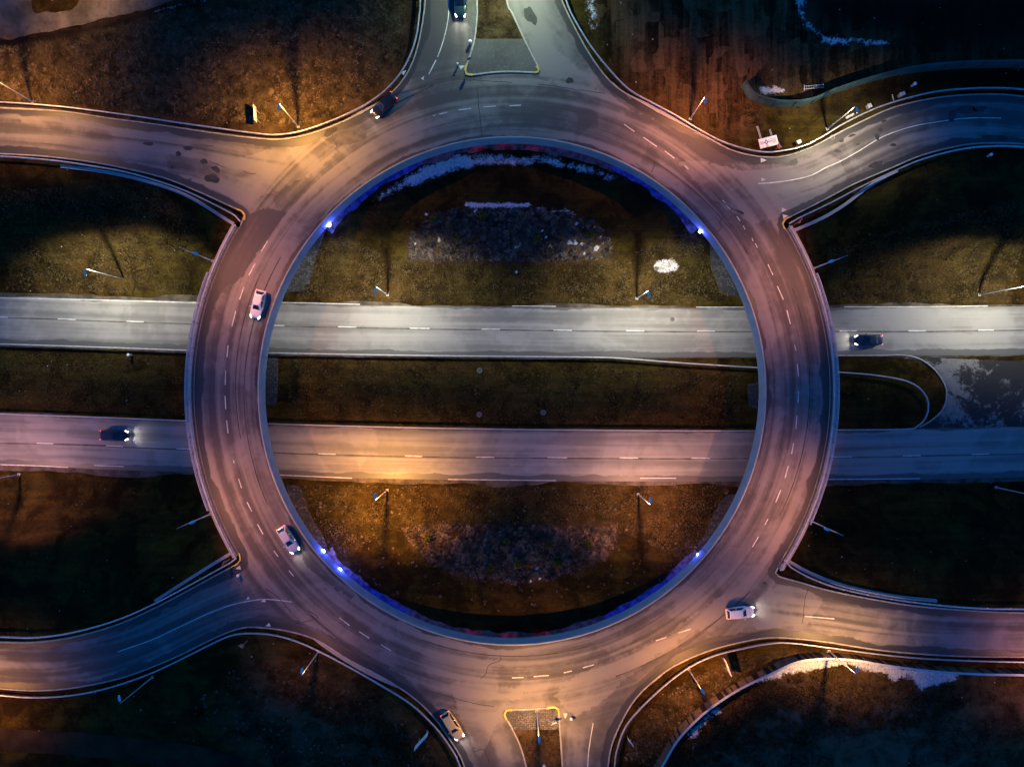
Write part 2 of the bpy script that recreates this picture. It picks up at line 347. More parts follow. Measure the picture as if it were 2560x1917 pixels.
WING = {
 'NW': tp(0, 0, [(1510, 1448), (1200, 1262), (900, 1160), (650, 1108), (390, 1075)]),
 'NE': tp(3, 0, [(165, 1492), (350, 1412), (500, 1322), (620, 1230), (730, 1160), (840, 1102)]),
 'SW': tp(0, 2, [(1490, 275), (1350, 360), (1200, 455), (1000, 583)]),
 'SE': tp(3, 2, [(130, 322), (280, 405), (500, 485), (800, 548), (1095, 582)]),
}
wp = {k: path(v, ZU + .05, 1.0) for k, v in WING.items()}

# ------------------------------------------------------------------ terrain
plat = [np.vstack([gp['NW'], gp['NE'], gp['E1'], wp['NE'][::-1], arc(R_KERB - 2, 31, 90, 12), arc(R_KERB - 2, 90, 147, 12), wp['NW'], gp['W2'][-6:]]),
        np.vstack([gp['E2'][-6:], gp['SE'], gp['SW'], gp['W1'], wp['SW'][::-1], arc(R_KERB - 2, 213, 270, 12), arc(R_KERB - 2, 270, 325, 12), wp['SE']])]
def tnoise(X, Y):
    r = np.zeros_like(X)
    for k, (s, a) in enumerate(((.021, .5), (.055, .25), (.13, .12), (.37, .06), (.9, .035))):
        for q in range(3):
            th = k * 1.7 + q * 2.1; r += a / 1.7 * np.sin((X * math.cos(th) + Y * math.sin(th)) * s * 6.28 / 2 + q * 3 + k * 5)
    return r
def terrain_z(X, Y):
    X = np.asarray(X, float); Y = np.asarray(Y, float)
    prof = sst(np.abs(Y + .8), 16.5, 31)
    rr = np.hypot(X - CX, Y - CY)
    zin = 3.5 * prof; zout = 6.9 * prof
    z = np.where(rr < R_IN + 1.2, zin, zout)
    d = np.full(X.shape, 1e3)
    near = (np.abs(X) < 200) & (np.abs(Y) < 150) & (np.abs(Y) > 12)
    if near.any():
        dd = np.minimum(sdf(X[near], Y[near], plat[0]), sdf(X[near], Y[near], plat[1])); d[near] = dd
    zp = 6.9 - .62 * np.maximum(0, d - .3)
    z = np.where((rr > R_KERB - 1) & (zp > z), zp, z)
    under = (rr > R_IN + 1.1) & (rr < R_KERB + .8) & (np.abs(Y) < 33)
    z = np.where(under, np.minimum(z, 3.5 * prof + .4), z)
    # rough ground away from the carriageways and the road edges
    away = sst(np.abs(Y + .8), 15.5, 19) * np.where(d < 1e3, sst(d, .3, 3.0), 1.0)
    away = np.where((rr > R_IN - 1.6) & (rr < R_OUT + .3), 0, away)
    z = z + away * (tnoise(X, Y) * .55 - .12) - .06
    far = np.hypot(X, Y)
    return z + np.where(far > 300, (far - 300) * .01, 0) * 0
xs = np.r_[-np.geomspace(4000, 101, 16), np.arange(-100, 100.01, .5), np.geomspace(101, 4000, 16)]
ys = np.r_[-np.geomspace(4000, 79, 16), np.arange(-78, 78.01, .5), np.geomspace(79, 4000, 16)]
X, Y = np.meshgrid(xs, ys); Z = terrain_z(X, Y)
Z = np.where((np.abs(X) > 101), np.where(np.abs(Y) > 31, 6.84, Z), Z)
def poly(pts, z): return np.array([P(x, y, z)[:2] for x, y in pts])
def mask(pts, z, soft):
    return np.clip(.5 - sdf(X, Y, poly(pts, z)) / soft, 0, 1)
def line_mask(pts, z, wid, soft):
    d = seg_dist(X, Y, path(pts, z, .8), False); return np.clip(.5 - (d - wid) / soft, 0, 1)
snow = np.zeros_like(X); SPOTS = []
def add_snow(m, k=.75):
    global snow; snow = np.maximum(snow, m * k)
# crescent of old snow inside the ring's north wall
add_snow(mask(tp(1, 0, [(705, 1340), (800, 1240), (950, 1130), (1100, 1040), (1300, 985), (1500, 985), (1656, 985)]) + tp(2, 0, [(150, 985), (400, 1035), (550, 1075), (740, 1150), (640, 1160), (430, 1105), (200, 1055), (0, 1070)]) + tp(1, 0, [(1500, 1065), (1300, 1100), (1130, 1160), (960, 1210), (860, 1260)]), 4, 2.4), .80)
add_snow(line_mask([(1165, 509), (1210, 512), (1260, 511), (1300, 512), (1322, 509)], 3.6, .45, 1.2), .9)
add_snow(line_mask([(1340, 515), (1375, 522), (1415, 526), (1440, 531)], 3.6, .35, 1.0), .85)
for q in ((1443, 556, 8), (1458, 568, 6), (1485, 565, 5), (1440, 602, 12), (1495, 615, 14), (1502, 590, 6), (1300, 603, 5), (1316, 630, 4), (1095, 596, 5), (1092, 590, 4), (1180, 585, 4), (1034, 606, 5), (1020, 553, 7), (1066, 533, 9), (1356, 572, 4), (1382, 614, 5), (1286, 614, 3), (1408, 585, 3), (1330, 1418, 5), (1340, 1419, 4), (1353, 1418, 5), (1312, 1418, 3), (1326, 1450, 6), (1352, 1445, 4), (1447, 1424, 5), (1408, 1440, 5), (1491, 1403, 4), (1270, 556, 4), (1240, 556, 4), (1160, 528, 4), (1185, 529, 4), (1110, 532, 4), (1350, 545, 5), (1365, 588, 4), (1350, 585, 3), (1384, 603, 5), (1375, 586, 4), (1370, 610, 4), (1298, 614, 4), (1328, 607, 4), (1460, 604, 8), (1425, 601, 8), (1510, 600, 6), (1466, 628, 4), (1136, 632, 4), (1075, 588, 4), (1170, 600, 4), (1193, 583, 4)):
    c = P(q[0], q[1], 3.2); SPOTS.append((c[0], c[1], q[2] / 20 + .1)); add_snow(np.clip(1 - np.hypot(X - c[0], Y - c[1]) / (q[2] / 16 + .25), 0, 1) * 1.15, .80)
c = P(1666, 664, 1.2); add_snow(np.clip(1.6 - np.hypot((X - c[0]) / 2.0, (Y - c[1]) / 1.15), 0, 1), .95)
add_snow(mask(tp(3, 0, [(165, 0), (185, 80), (240, 160), (290, 215), (330, 240), (335, 290), (430, 300), (500, 310), (540, 275), (620, 290), (700, 295), (850, 295), (800, 255), (640, 240), (420, 222), (330, 190), (260, 130), (235, 60), (255, 0), (255, -80), (165, -80)]), 7, 2.2), .80)
add_snow(mask(tp(2, 0, [(460, -40), (470, 60), (490, 150), (510, 200), (555, 210), (570, 100), (560, 0), (560, -40)]), 7, 4.0), .72)
add_snow(line_mask(tp(2, 0, [(590, 280), (620, 330), (650, 390), (670, 440)]), 7, .7, 3.0), .62)
add_snow(mask(tp(3, 0, [(-60, 560), (0, 560), (60, 550), (125, 570), (120, 600), (60, 610), (-40, 605)]), 7, 1.5), .85)
add_snow(line_mask(tp(0, 0, [(1000, 70), (1080, 50), (1200, 20), (1300, 2), (1380, -20)]), 7, .35, 1.4), .75)
SNOW_SE = tp(3, 2, [(-330, 1245), (-150, 1090), (0, 1010), (150, 962), (300, 955), (450, 957), (640, 975), (800, 1000), (1000, 1025), (1290, 1042), (1230, 1090), (1150, 1130), (1050, 1140), (1000, 1160), (930, 1090), (820, 1110), (760, 1060), (700, 1040), (560, 1010), (430, 1012), (330, 1030), (250, 1040), (120, 1050), (0, 1100), (-120, 1130), (-250, 1200)])
add_snow(mask(SNOW_SE, 6.9, 2.0), .90)
add_snow(mask(tp(3, 2, [(430, 962), (700, 992), (1000, 1028), (1290, 1048), (1200, 1105), (1000, 1155), (900, 1085), (800, 1095), (640, 1035)]), 6.9, 2.6), .84)
add_snow(line_mask(tp(2, 2, [(1322, 1292), (1262, 1335), (1205, 1398), (1168, 1455)]), 6.9, .8, 2.4), .95)
add_snow(line_mask(tp(2, 2, [(1185, 1500), (1160, 1545), (1140, 1575)]), 6.9, .5, 2.0), .80)
add_snow(line_mask(tp(3, 0, [(540, 1290), (600, 1240), (660, 1200)]), 5, .25, 1.2), .72)
heath = np.maximum(mask([(-400, 20), (0, 118), (150, 95), (420, 25), (900, -60), (1000, -20), (1010, 120), (960, 190), (840, 285), (740, 325), (520, 300), (250, 262), (-400, 240)], 7, 8.0), mask(SNOW_SE + [(1700, 1950), (2700, 2000), (2700, 1720), (2420, 1690)], 7, 6) * .5)
for bp_ in ([(1013, 642), (1020, 590), (1062, 540), (1180, 516), (1300, 516), (1420, 530), (1515, 575), (1534, 638), (1340, 646), (1200, 643)], [(1005, 1318), (1548, 1318), (1540, 1362), (1450, 1428), (1290, 1457), (1130, 1434), (1030, 1368)]): heath = np.maximum(heath, mask(bp_, 3, 1.5) * (.8 if bp_[0][1] < 900 else .6))
heath = np.maximum(heath, mask([(1700, 1900), (1850, 1760), (2000, 1700), (2300, 1720), (2500, 1800), (2500, 2000), (1650, 2000)], 7, 8) * .8)
heath = np.maximum(heath, mask([(640, 1650), (800, 1690), (950, 1760), (1060, 1850), (1100, 1960), (700, 1960), (560, 1800)], 7, 8) * .45)
field = mask([(1470, -200), (1480, 60), (1560, 190), (1700, 270), (1840, 350), (1890, 300), (1870, 250), (1990, 262), (2120, 215), (2300, 165), (2800, 130), (2800, -200)], 7, 5.0)
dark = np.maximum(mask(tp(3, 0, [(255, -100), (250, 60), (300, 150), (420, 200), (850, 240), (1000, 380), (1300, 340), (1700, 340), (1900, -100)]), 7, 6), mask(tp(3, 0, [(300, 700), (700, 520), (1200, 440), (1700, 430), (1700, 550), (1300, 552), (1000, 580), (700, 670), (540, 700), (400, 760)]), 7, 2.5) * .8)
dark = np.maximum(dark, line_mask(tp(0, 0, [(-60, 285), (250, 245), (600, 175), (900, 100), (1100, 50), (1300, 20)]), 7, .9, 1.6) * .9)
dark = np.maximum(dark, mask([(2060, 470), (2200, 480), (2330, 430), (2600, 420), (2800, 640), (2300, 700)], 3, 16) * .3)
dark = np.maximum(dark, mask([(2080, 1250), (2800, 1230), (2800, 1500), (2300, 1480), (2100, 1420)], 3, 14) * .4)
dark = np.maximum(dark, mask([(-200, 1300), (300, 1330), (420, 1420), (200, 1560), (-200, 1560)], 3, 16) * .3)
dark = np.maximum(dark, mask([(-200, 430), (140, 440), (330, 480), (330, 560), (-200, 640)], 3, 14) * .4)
dark = np.maximum(dark, line_mask([(940, 400), (1080, 350), (1280, 335), (1500, 358), (1660, 440)], 4, .9, 1.6) * 0)
r_ = np.hypot(X - CX, Y - CY)
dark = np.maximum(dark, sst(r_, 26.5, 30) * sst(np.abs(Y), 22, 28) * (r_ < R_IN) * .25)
ny, nx = X.shape
idx = np.arange(nx * ny).reshape(ny, nx)
F = np.stack([idx[:-1, :-1], idx[:-1, 1:], idx[1:, 1:], idx[1:, :-1]], -1).reshape(-1, 4)
me = bpy.data.meshes.new('terrain')
me.vertices.add(nx * ny); me.vertices.foreach_set('co', np.stack([X, Y, Z], -1).astype(np.float32).ravel())
me.loops.add(F.size); me.loops.foreach_set('vertex_index', F.astype(np.int32).ravel())
me.polygons.add(len(F)); me.polygons.foreach_set('loop_start', np.arange(0, F.size, 4, dtype=np.int32))
me.polygons.foreach_set('use_smooth', np.ones(len(F), bool)); me.update(calc_edges=True); me.validate()
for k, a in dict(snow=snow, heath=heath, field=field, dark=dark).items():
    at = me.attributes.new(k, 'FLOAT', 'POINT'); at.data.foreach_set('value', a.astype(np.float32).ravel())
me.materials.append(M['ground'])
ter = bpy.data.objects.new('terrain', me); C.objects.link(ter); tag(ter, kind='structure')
def ground(px, py, z0=3.0):
    """World point where a photo pixel meets the terrain."""
    z = z0
    for _ in range(12):
        p = P(px, py, z); z = .5 * z + .5 * float(terrain_z(np.array([p[0]]), np.array([p[1]]))[0])
    p = P(px, py, z); return np.array([p[0], p[1], float(terrain_z(np.array([p[0]]), np.array([p[1]]))[0])])

# ------------------------------------------------------------------ surfaces laid on it
def cdt(outline, step, hole=None):
    o = np.asarray(outline); n = len(o)
    x0, y0 = o.min(0); x1, y1 = o.max(0)
    gx, gy = np.meshgrid(np.arange(x0, x1, step), np.arange(y0, y1, step)); gx = gx.ravel(); gy = gy.ravel()
    gx = gx + rng.uniform(-.1, .1, gx.shape) * step
    s = sdf(gx, gy, o); keep = s < -step * .5
    ed = [(i, (i + 1) % n) for i in range(n)]; pts = [o]
    if hole is not None:
        h = np.asarray(hole); keep &= sdf(gx, gy, h) > step * .5
        ed += [(n + i, n + (i + 1) % len(h)) for i in range(len(h))]; pts.append(h)
    pts.append(np.stack([gx[keep], gy[keep]], 1)); V = np.vstack(pts)
    r = delaunay_2d_cdt([Vector(p) for p in V.tolist()], ed, [], 1, 1e-5)
    v = np.array([tuple(p) for p in r[0]]); f = np.array([t for t in r[2] if len(t) == 3])
    c = v[f].mean(1)
    ok = inside(c[:, 0], c[:, 1], o)
    if hole is not None: ok &= ~inside(c[:, 0], c[:, 1], np.asarray(hole))
    return v, f[ok]
def up(v, f):
    a, b, c = v[f[:, 0]], v[f[:, 1]], v[f[:, 2]]
    s = (b[:, 0] - a[:, 0]) * (c[:, 1] - a[:, 1]) - (b[:, 1] - a[:, 1]) * (c[:, 0] - a[:, 0])
    f = f.copy(); f[s < 0] = f[s < 0][:, ::-1]; return f
def rough_outline(pts, amp, step=.6):
    p = smooth(list(pts) + [pts[0]], step)[:-1]; n = len(p)
    t = np.roll(p, -1, 0) - np.roll(p, 1, 0); t /= np.linalg.norm(t, axis=1)[:, None] + 1e-9
    s = np.convolve(np.r_[rng.normal(0, 1, n), ], [.25, .5, .25], 'same') * amp
    return p + np.stack([-t[:, 1], t[:, 0]], 1) * s[:, None]
def drape(name, pts, mat, lift=.05, step=.8, amp=.12, flat=None):
    o = rough_outline(pts, amp); v, f = cdt(o, step); f = up(v, f)
    z = terrain_z(v[:, 0], v[:, 1]) + lift if flat is None else np.full(len(v), flat)
    return mesh(name, np.c_[v, z], f, mat, None, True)
# roundabout with its approach roads, one sheet
v, f = cdt(OUT, .9, arc(R_IN, 0, 360, 241)[:-1]); f = up(v, f)
x, y = v[:, 0], v[:, 1]; rr = np.hypot(x - CX, y - CY); th = np.arctan2(y - CY, x - CX)
dk = {k: seg_dist(x, y, p, False) for k, p in kp.items()}
ac2 = np.zeros(len(v)); al2 = np.zeros(len(v))
for sel, a, b, ax in (((x < CX - 25) & (y > CY), 'NW', 'W2', x), ((x < CX - 25) & (y <= CY), 'SW', 'W1', x), ((x > CX + 28) & (y > CY), 'NE', 'E1', x), ((x > CX + 28) & (y <= CY), 'SE', 'E2', x), ((np.abs(x - CX - 1) <= 28) & (y > CY), 'NW', 'NE', y), ((np.abs(x - CX - 1) <= 28) & (y <= CY), 'SW', 'SE', y)):
    q = dk[a] / (dk[a] + dk[b] + 1e-6) * np.minimum(dk[a] + dk[b], 9); ac2[sel] = q[sel]; al2[sel] = ax[sel]
edge = np.minimum(np.minimum.reduce(list(dk.values())), np.minimum(np.minimum(seg_dist(x, y, arcE, False), seg_dist(x, y, arcW, False)), np.abs(rr - R_IN) + .75))
def rmask(pts, soft=2.0):
    return np.clip(.5 - sdf(x, y, poly(pts, ZU)) / soft, 0, 1)
dust = np.maximum.reduce([rmask(q) for q in ([(530, 420), (640, 382), (790, 335), (850, 372), (790, 430), (700, 478), (640, 500), (612, 512), (560, 470)], [(1690, 400), (1900, 410), (2090, 385), (2120, 440), (2100, 490), (1965, 540), (1880, 560), (1780, 500)], [(1885, 1500), (1950, 1455), (2010, 1465), (2060, 1500), (2020, 1560), (1880, 1575)],
    [(1290, 20), (1400, 130), (1500, 215), (1490, 230), (1400, 215), (1350, 190), (1310, 80)], [(1440, 1790), (1500, 1760), (1560, 1700), (1640, 1640), (1760, 1560), (1860, 1500), (1800, 1490), (1640, 1600), (1450, 1680), (1380, 1740)], [(1120, 1700), (1300, 1720), (1400, 1700), (1260, 1760), (1200, 1900), (1150, 1800)])])
damp = np.maximum.reduce([rmask(q, 1.4) for q in ([(1500, 190), (1640, 290), (1780, 360), (1920, 400), (2000, 395), (1990, 415), (1880, 430), (1780, 410), (1660, 330), (1530, 240)], [(1570, 1800), (1600, 1730), (1700, 1650), (1800, 1608), (1930, 1590), (2050, 1600), (2040, 1585), (1930, 1572), (1790, 1590), (1690, 1625), (1590, 1710)], [(560, 1590), (640, 1560), (740, 1580), (860, 1640), (1000, 1720), (1100, 1800), (1110, 1790), (1010, 1690), (880, 1615), (750, 1550), (650, 1535), (560, 1560)],
    [(360, 440), (460, 445), (560, 490), (610, 520), (580, 500), (480, 445), (350, 420)], [(600, 545), (660, 520), (720, 530), (640, 640), (600, 700), (560, 720), (520, 800), (510, 760)], [(1420, 10), (1470, 110), (1510, 180), (1490, 190), (1440, 110), (1395, 20)], [(740, 1310), (800, 1400), (900, 1490), (880, 1500), (770, 1420), (720, 1330)])])
road = mesh('roundabout_road', np.c_[v, np.full(len(v), ZU)], f, M['ring_asphalt'], None, False,
            dict(across=rr, along=th * 45, across2=ac2, along2=al2, mixw=sst(rr, R_KERB - 2.5, R_KERB + 6), edge=edge, dust=dust, damp=damp))
tag(road, kind='structure')
# two motorway carriageways
def carriage(name, top, bot, n_across=15):
    a, b = path(top, 0, 1.5), path(bot, 0, 1.5)
    xx = np.arange(-150, 150.1, 1.0)
    ta, tb = np.interp(xx, a[:, 0], a[:, 1]), np.interp(xx, b[:, 0], b[:, 1])
    V, AC, AL, ED = [], [], [], []
    for i, q in enumerate(xx):
        wd = ta[i] - tb[i]
        for k in range(n_across):
            s = k / (n_across - 1); V.append((q, ta[i] - s * wd, 0)); AC.append(s * wd); AL.append(q); ED.append(min(s * wd + .75, (1 - s) * wd))
    Fq = [(i * n_across + k, i * n_across + k + 1, (i + 1) * n_across + k + 1, (i + 1) * n_across + k) for i in range(len(xx) - 1) for k in range(n_across - 1)]
    o = mesh(name, V, Fq, M['way_asphalt'], None, False, dict(across=AC, along=AL, across2=AC, along2=AL, mixw=np.zeros(len(V)), edge=ED))
    return tag(o, kind='structure')
MN_T = [(-1100, 728)] + [(0, 741), (250, 748), (498, 754), (700, 759), (1000, 765), (1280, 768), (1600, 770), (1900, 770), (2200, 769), (2560, 766), (3700, 745)]
MN_B = [(-1100, 840)] + [(0, 861), (250, 868), (473, 877), (670, 883), (1000, 890), (1280, 893), (1560, 894), (1900, 892), (2085, 889), (2200, 888), (2560, 886), (3700, 860)]
MS_T = [(-1100, 1012)] + [(0, 1034), (250, 1045), (473, 1055), (665, 1062), (1000, 1070), (1280, 1075), (1600, 1078), (1890, 1079), (2085, 1077), (2300, 1073), (2560, 1066), (3700, 1040)]
MS_B = [(-1100, 1140)] + [(0, 1163), (250, 1173), (495, 1181), (694, 1190), (1000, 1197), (1280, 1201), (1600, 1203), (1860, 1203), (2060, 1201), (2300, 1198), (2560, 1193), (3700, 1165)]
carriage('motorway', MN_T, MN_B); carriage('motorway', MS_T, MS_B)
tag(drape('hardstanding', poly(tp(3, 1, [(860, 655), (1000, 650), (1300, 668), (1700, 680), (2600, 690), (2600, 1128), (1700, 1132), (1250, 1128), (1000, 1118), (1090, 1040), (1140, 980), (1160, 880), (1110, 770), (1020, 695)]), 0), M['pan'], .03, .9, .05), kind='structure')
for pts, z in ((tp(1, 1, [(385, -20), (330, 150), (290, 215), (190, 222), (120, 215), (260, 0), (350, -110), (440, -190), (470, -180)]), 2), (tp(1, 1, [(60, 650), (135, 650), (133, 940), (60, 945), (30, 800)]), .1),
               (tp(1, 1, [(170, 1495), (240, 1500), (290, 1560), (320, 1656), (420, 1800), (470, 1900), (400, 1900), (240, 1760)]), 2), (tp(2, 1, [(1280, -80), (1300, 40), (1350, 180), (1380, 230), (1470, 245), (1500, 240), (1400, 20), (1300, -140)]), 2),
               (tp(2, 1, [(1525, 830), (1530, 960), (1600, 970), (1620, 820)]), .1), (tp(2, 1, [(1500, 1550), (1420, 1560), (1370, 1600), (1330, 1660), (1250, 1790), (1190, 1900), (1260, 1900), (1420, 1740)]), 2)):
    tag(drape('slope_paving', poly(pts, z), M['cobble'], .06, .6, .10), kind='structure')
tag(drape('gravel_track', poly([(-200, 122), (0, 100), (120, 80), (250, 50), (330, 30), (420, 3), (520, -60), (240, -120), (190, 12), (110, 32), (84, 28), (78, 0), (60, -120), (-200, -120)], 7), M['gravel'], .07, 1.0, .15), kind='structure')
tag(drape('gravel_track', poly([(-200, 1816), (0, 1822), (200, 1833), (390, 1850), (520, 1870), (660, 1915), (760, 1990), (600, 1990), (420, 1925), (300, 1903), (100, 1882), (0, 1878), (-200, 1872)], 7), M['mud'], .07, 1.0, .15), kind='structure')

M['shoulder'] = plain('gritty_shoulder', (.085, .070, .055), .95, 0, .5, .5, (.03, .024, .018), .4)
for pts, sgn, wd in ((MN_T, 1, 1.0), (MN_B, -1, .5), (MS_T, 1, .5), (MS_B, -1, 1.2)):
    p_ = path(pts, 0, 2.0); p_ = p_[(np.abs(p_[:, 0]) < 96)]; s_ = np.convolve(rng.normal(0, 1, len(p_) + 8), np.ones(5) / 5, 'same')[4:-4] * .55
    q_ = p_ + np.stack([np.zeros(len(p_)), sgn * np.maximum(.1, wd * (.55 + s_))], 1); p_ = p_ - np.array([0, sgn * .05])
    v_ = [(a, b, -.025) for a, b in p_] + [(a, b, -.035) for a, b in q_]; n_ = len(p_)
    f_ = [(i, i + 1, n_ + i + 1, n_ + i) for i in range(n_ - 1)]
    if sgn < 0: f_ = [q[::-1] for q in f_]
    tag(mesh('gravel_shoulder', v_, f_, M['shoulder']), kind='structure')

# ------------------------------------------------------------------ painted markings, patches and cracks
def strips(name, segs, z, wid, mat, seed=0):
    v, f = [], []
    for p in segs:
        p = np.asarray(p); t = np.gradient(p, axis=0); t /= np.linalg.norm(t, axis=1)[:, None] + 1e-9; nr = np.stack([-t[:, 1], t[:, 0]], 1)
        wv = np.broadcast_to(np.asarray(wid, float), (len(p),)) * (1 + rng.normal(0, .05, len(p))); b = len(v)
        for i in range(len(p)):
            v += [(*(p[i] + nr[i] * wv[i] / 2), z), (*(p[i] - nr[i] * wv[i] / 2), z)]
        f += [(b + 2 * i, b + 2 * i + 1, b + 2 * i + 3, b + 2 * i + 2) for i in range(len(p) - 1)]
    o = mesh(name, v, f, mat); bm = bmesh.new(); bm.from_mesh(o.data)
    for q in bm.faces:
        if q.normal.z < 0: q.normal_flip()
    bm.to_mesh(o.data); bm.free(); return tag(o, kind='structure')
def dashes(lst, z):
    return [np.array([P(*a, z)[:2], (P(*a, z)[:2] + P(*b, z)[:2]) / 2, P(*b, z)[:2]]) for a, b in lst]
def td(c, r, lst):
    return [tuple(tp(c, r, [(a, b), (cc, d)])) for a, b, cc, d in lst]
mn = td(0, 1, [(-60, 394, 52, 397), (372, 407, 490, 411), (818, 422, 930, 426)]) + td(1, 1, [(75, 448, 185, 451), (530, 457, 648, 460), (995, 467, 1122, 469), (1460, 473, 1578, 474)]) + td(2, 1, [(268, 479, 386, 481), (740, 483, 855, 485), (1197, 485, 1313, 486)]) + td(3, 1, [(462, 485, 575, 484), (908, 484, 1020, 484), (1360, 480, 1460, 479)])
ms = td(0, 1, [(238, 1209, 345, 1213), (688, 1227, 797, 1231), (1142, 1246, 1255, 1249)]) + td(1, 1, [(403, 1278, 515, 1281), (965, 1292, 1075, 1295), (1423, 1300, 1542, 1301)]) + td(2, 1, [(230, 1302, 358, 1304), (695, 1305, 815, 1306), (1160, 1306, 1280, 1307)]) + td(3, 1, [(423, 1300, 543, 1298), (873, 1292, 988, 1290), (1318, 1282, 1432, 1279)])
cl = lambda q: path([(-1100, q[0][0][1] - 20)] + [((a[0] + b[0]) / 2, (a[1] + b[1]) / 2) for a, b in q] + [(3700, q[-1][1][1] - 20)], 0, 1.5)
strips('lane_joints', [cl(mn) - np.array([0, .12]), cl(ms) - np.array([0, .12])], .004, .22, M['joint'])
strips('lane_dashes', dashes(mn + ms, 0), .009, .17, M['white'])
rd = td(0, 1, [(1650, 50, 1610, 125), (1578, 200, 1550, 280), (1525, 355, 1500, 455), (1476, 577, 1468, 657), (1459, 740, 1457, 835), (1456, 905, 1460, 990), (1466, 1063, 1475, 1145), (1510, 1320, 1514, 1338), (1543, 1440, 1563, 1500), (1598, 1590, 1628, 1650)])
rd += td(1, 0, [(75, 1560, 35, 1625), (1145, 752, 1160, 745), (1185, 740, 1237, 728), (1310, 713, 1392, 703), (1470, 693, 1552, 687), (1637, 686, 1713, 682)])
rd += td(1, 2, [(10, 85, 45, 150), (115, 257, 143, 295), (213, 385, 243, 420), (540, 690, 605, 740), (667, 778, 733, 822), (808, 862, 873, 902)])
rd += td(2, 2, [(0, 1078, 75, 1075), (140, 1070, 238, 1062), (335, 1045, 387, 1033), (458, 1013, 530, 993), (930, 838, 998, 816), (1075, 788, 1155, 763), (1555, 232, 1595, 165), (1635, 90, 1656, 50)])
rd += td(3, 1, [(0, 55, 32, 123), (60, 195, 100, 283), (122, 350, 145, 440), (172, 575, 180, 610), (190, 697, 197, 777), (197, 873, 195, 950), (188, 1030, 180, 1118), (166, 1210, 152, 1280), (132, 1355, 110, 1435), (83, 1510, 50, 1593)])
rd += td(2, 0, [(725, 805, 793, 853), (850, 890, 937, 950), (988, 978, 1050, 1025), (1118, 1073, 1140, 1095), (1363, 1297, 1412, 1355), (1455, 1400, 1475, 1430), (1495, 1460, 1508, 1485), (1552, 1540, 1560, 1562), (1573, 1575, 1588, 1603)])
strips('ring_dashes', dashes(rd + [((1090, 151), (1072, 186))], ZU), ZU + .004, .15, M['white'])
solid = [[(1124, -140), (1122, 0), (1120, 50), (1108, 104), (1094, 143)], [(1896, 459), (1920, 458), (1982, 450), (2030, 438), (2063, 420), (2098, 405), (2152, 375), (2190, 351), (2229, 333), (2287, 315), (2345, 305), (2403, 297), (2460, 295), (2503, 296)],
         [(294, 1629), (348, 1610), (386, 1596), (464, 1559), (522, 1532), (580, 1511), (640, 1499), (679, 1498), (729, 1504)], [(1483, 1806), (1474, 1860), (1469, 1917), (1466, 2040)], [(2012, 1540), (2050, 1543), (2086, 1546)]]
strips('solid_lines', [path(s, ZU, 1.0) for s in solid], ZU + .004, .14, M['white'])
edges_ = [[(-1100, 731), (0, 745), (498, 757)], [(700, 756), (900, 761)], [(1280, 765), (1390, 766)], [(1740, 768), (1905, 768)], [(2110, 767), (2280, 767), (2470, 765)], [(0, 1161), (90, 1164), (170, 1168)], [(235, 1163), (310, 1166)], [(700, 1187), (880, 1195)], [(1120, 1198), (1390, 1201)], [(1600, 1195), (1690, 1195)], [(2060, 1198), (2300, 1196)]]
strips('edge_lines', [path(s, 0, 1.5) for s in edges_], .006, .13, M['white'])
inner_e = [tp(0, 0, [(0, 702), (400, 724), (700, 767), (1000, 806), (1400, 866), (1656, 891)]), tp(2, 0, [(645, 530), (770, 640)]), tp(2, 0, [(805, 642), (970, 742)]), tp(2, 0, [(1090, 803), (1155, 833)]), tp(2, 0, [(1180, 858), (1310, 918)]), tp(1, 0, [(1090, 0), (1080, 160)]), tp(2, 2, [(870, 1140), (970, 1062)]), tp(2, 2, [(1060, 1000), (1180, 940)])]
strips('worn_edge_lines', [path(s, ZU, 1.0) for s in inner_e], ZU + .006, .10, M['kerbstone'])
# give way teeth
tv, tf = [], []
for px, py, a, s in ((1009, 182, 40, 1), (1154, 168, 20, 1), (1057, 196, 60, .7), (1907, 401, 0, 1.1), (1907, 449, 0, .8), (1959, 525, 0, 1), (1962, 541, 10, 1), (659, 1501, 200, .9), (671, 1562, 200, .9), (1413, 1787, 270, 1), (597, 1419, 200, 1), (620, 1495, 220, .7)):
    p = P(px, py, ZU); b = len(tv)
    for q, l in ((0, .55), (130, .45), (230, .45)):
        t = R(a + q); tv.append((p[0] + math.cos(t) * l * s, p[1] + math.sin(t) * l * s, ZU + .005))
    tf.append((b, b + 1, b + 2))
tag(mesh('give_way_teeth', tv, tf, M['white']), kind='structure')
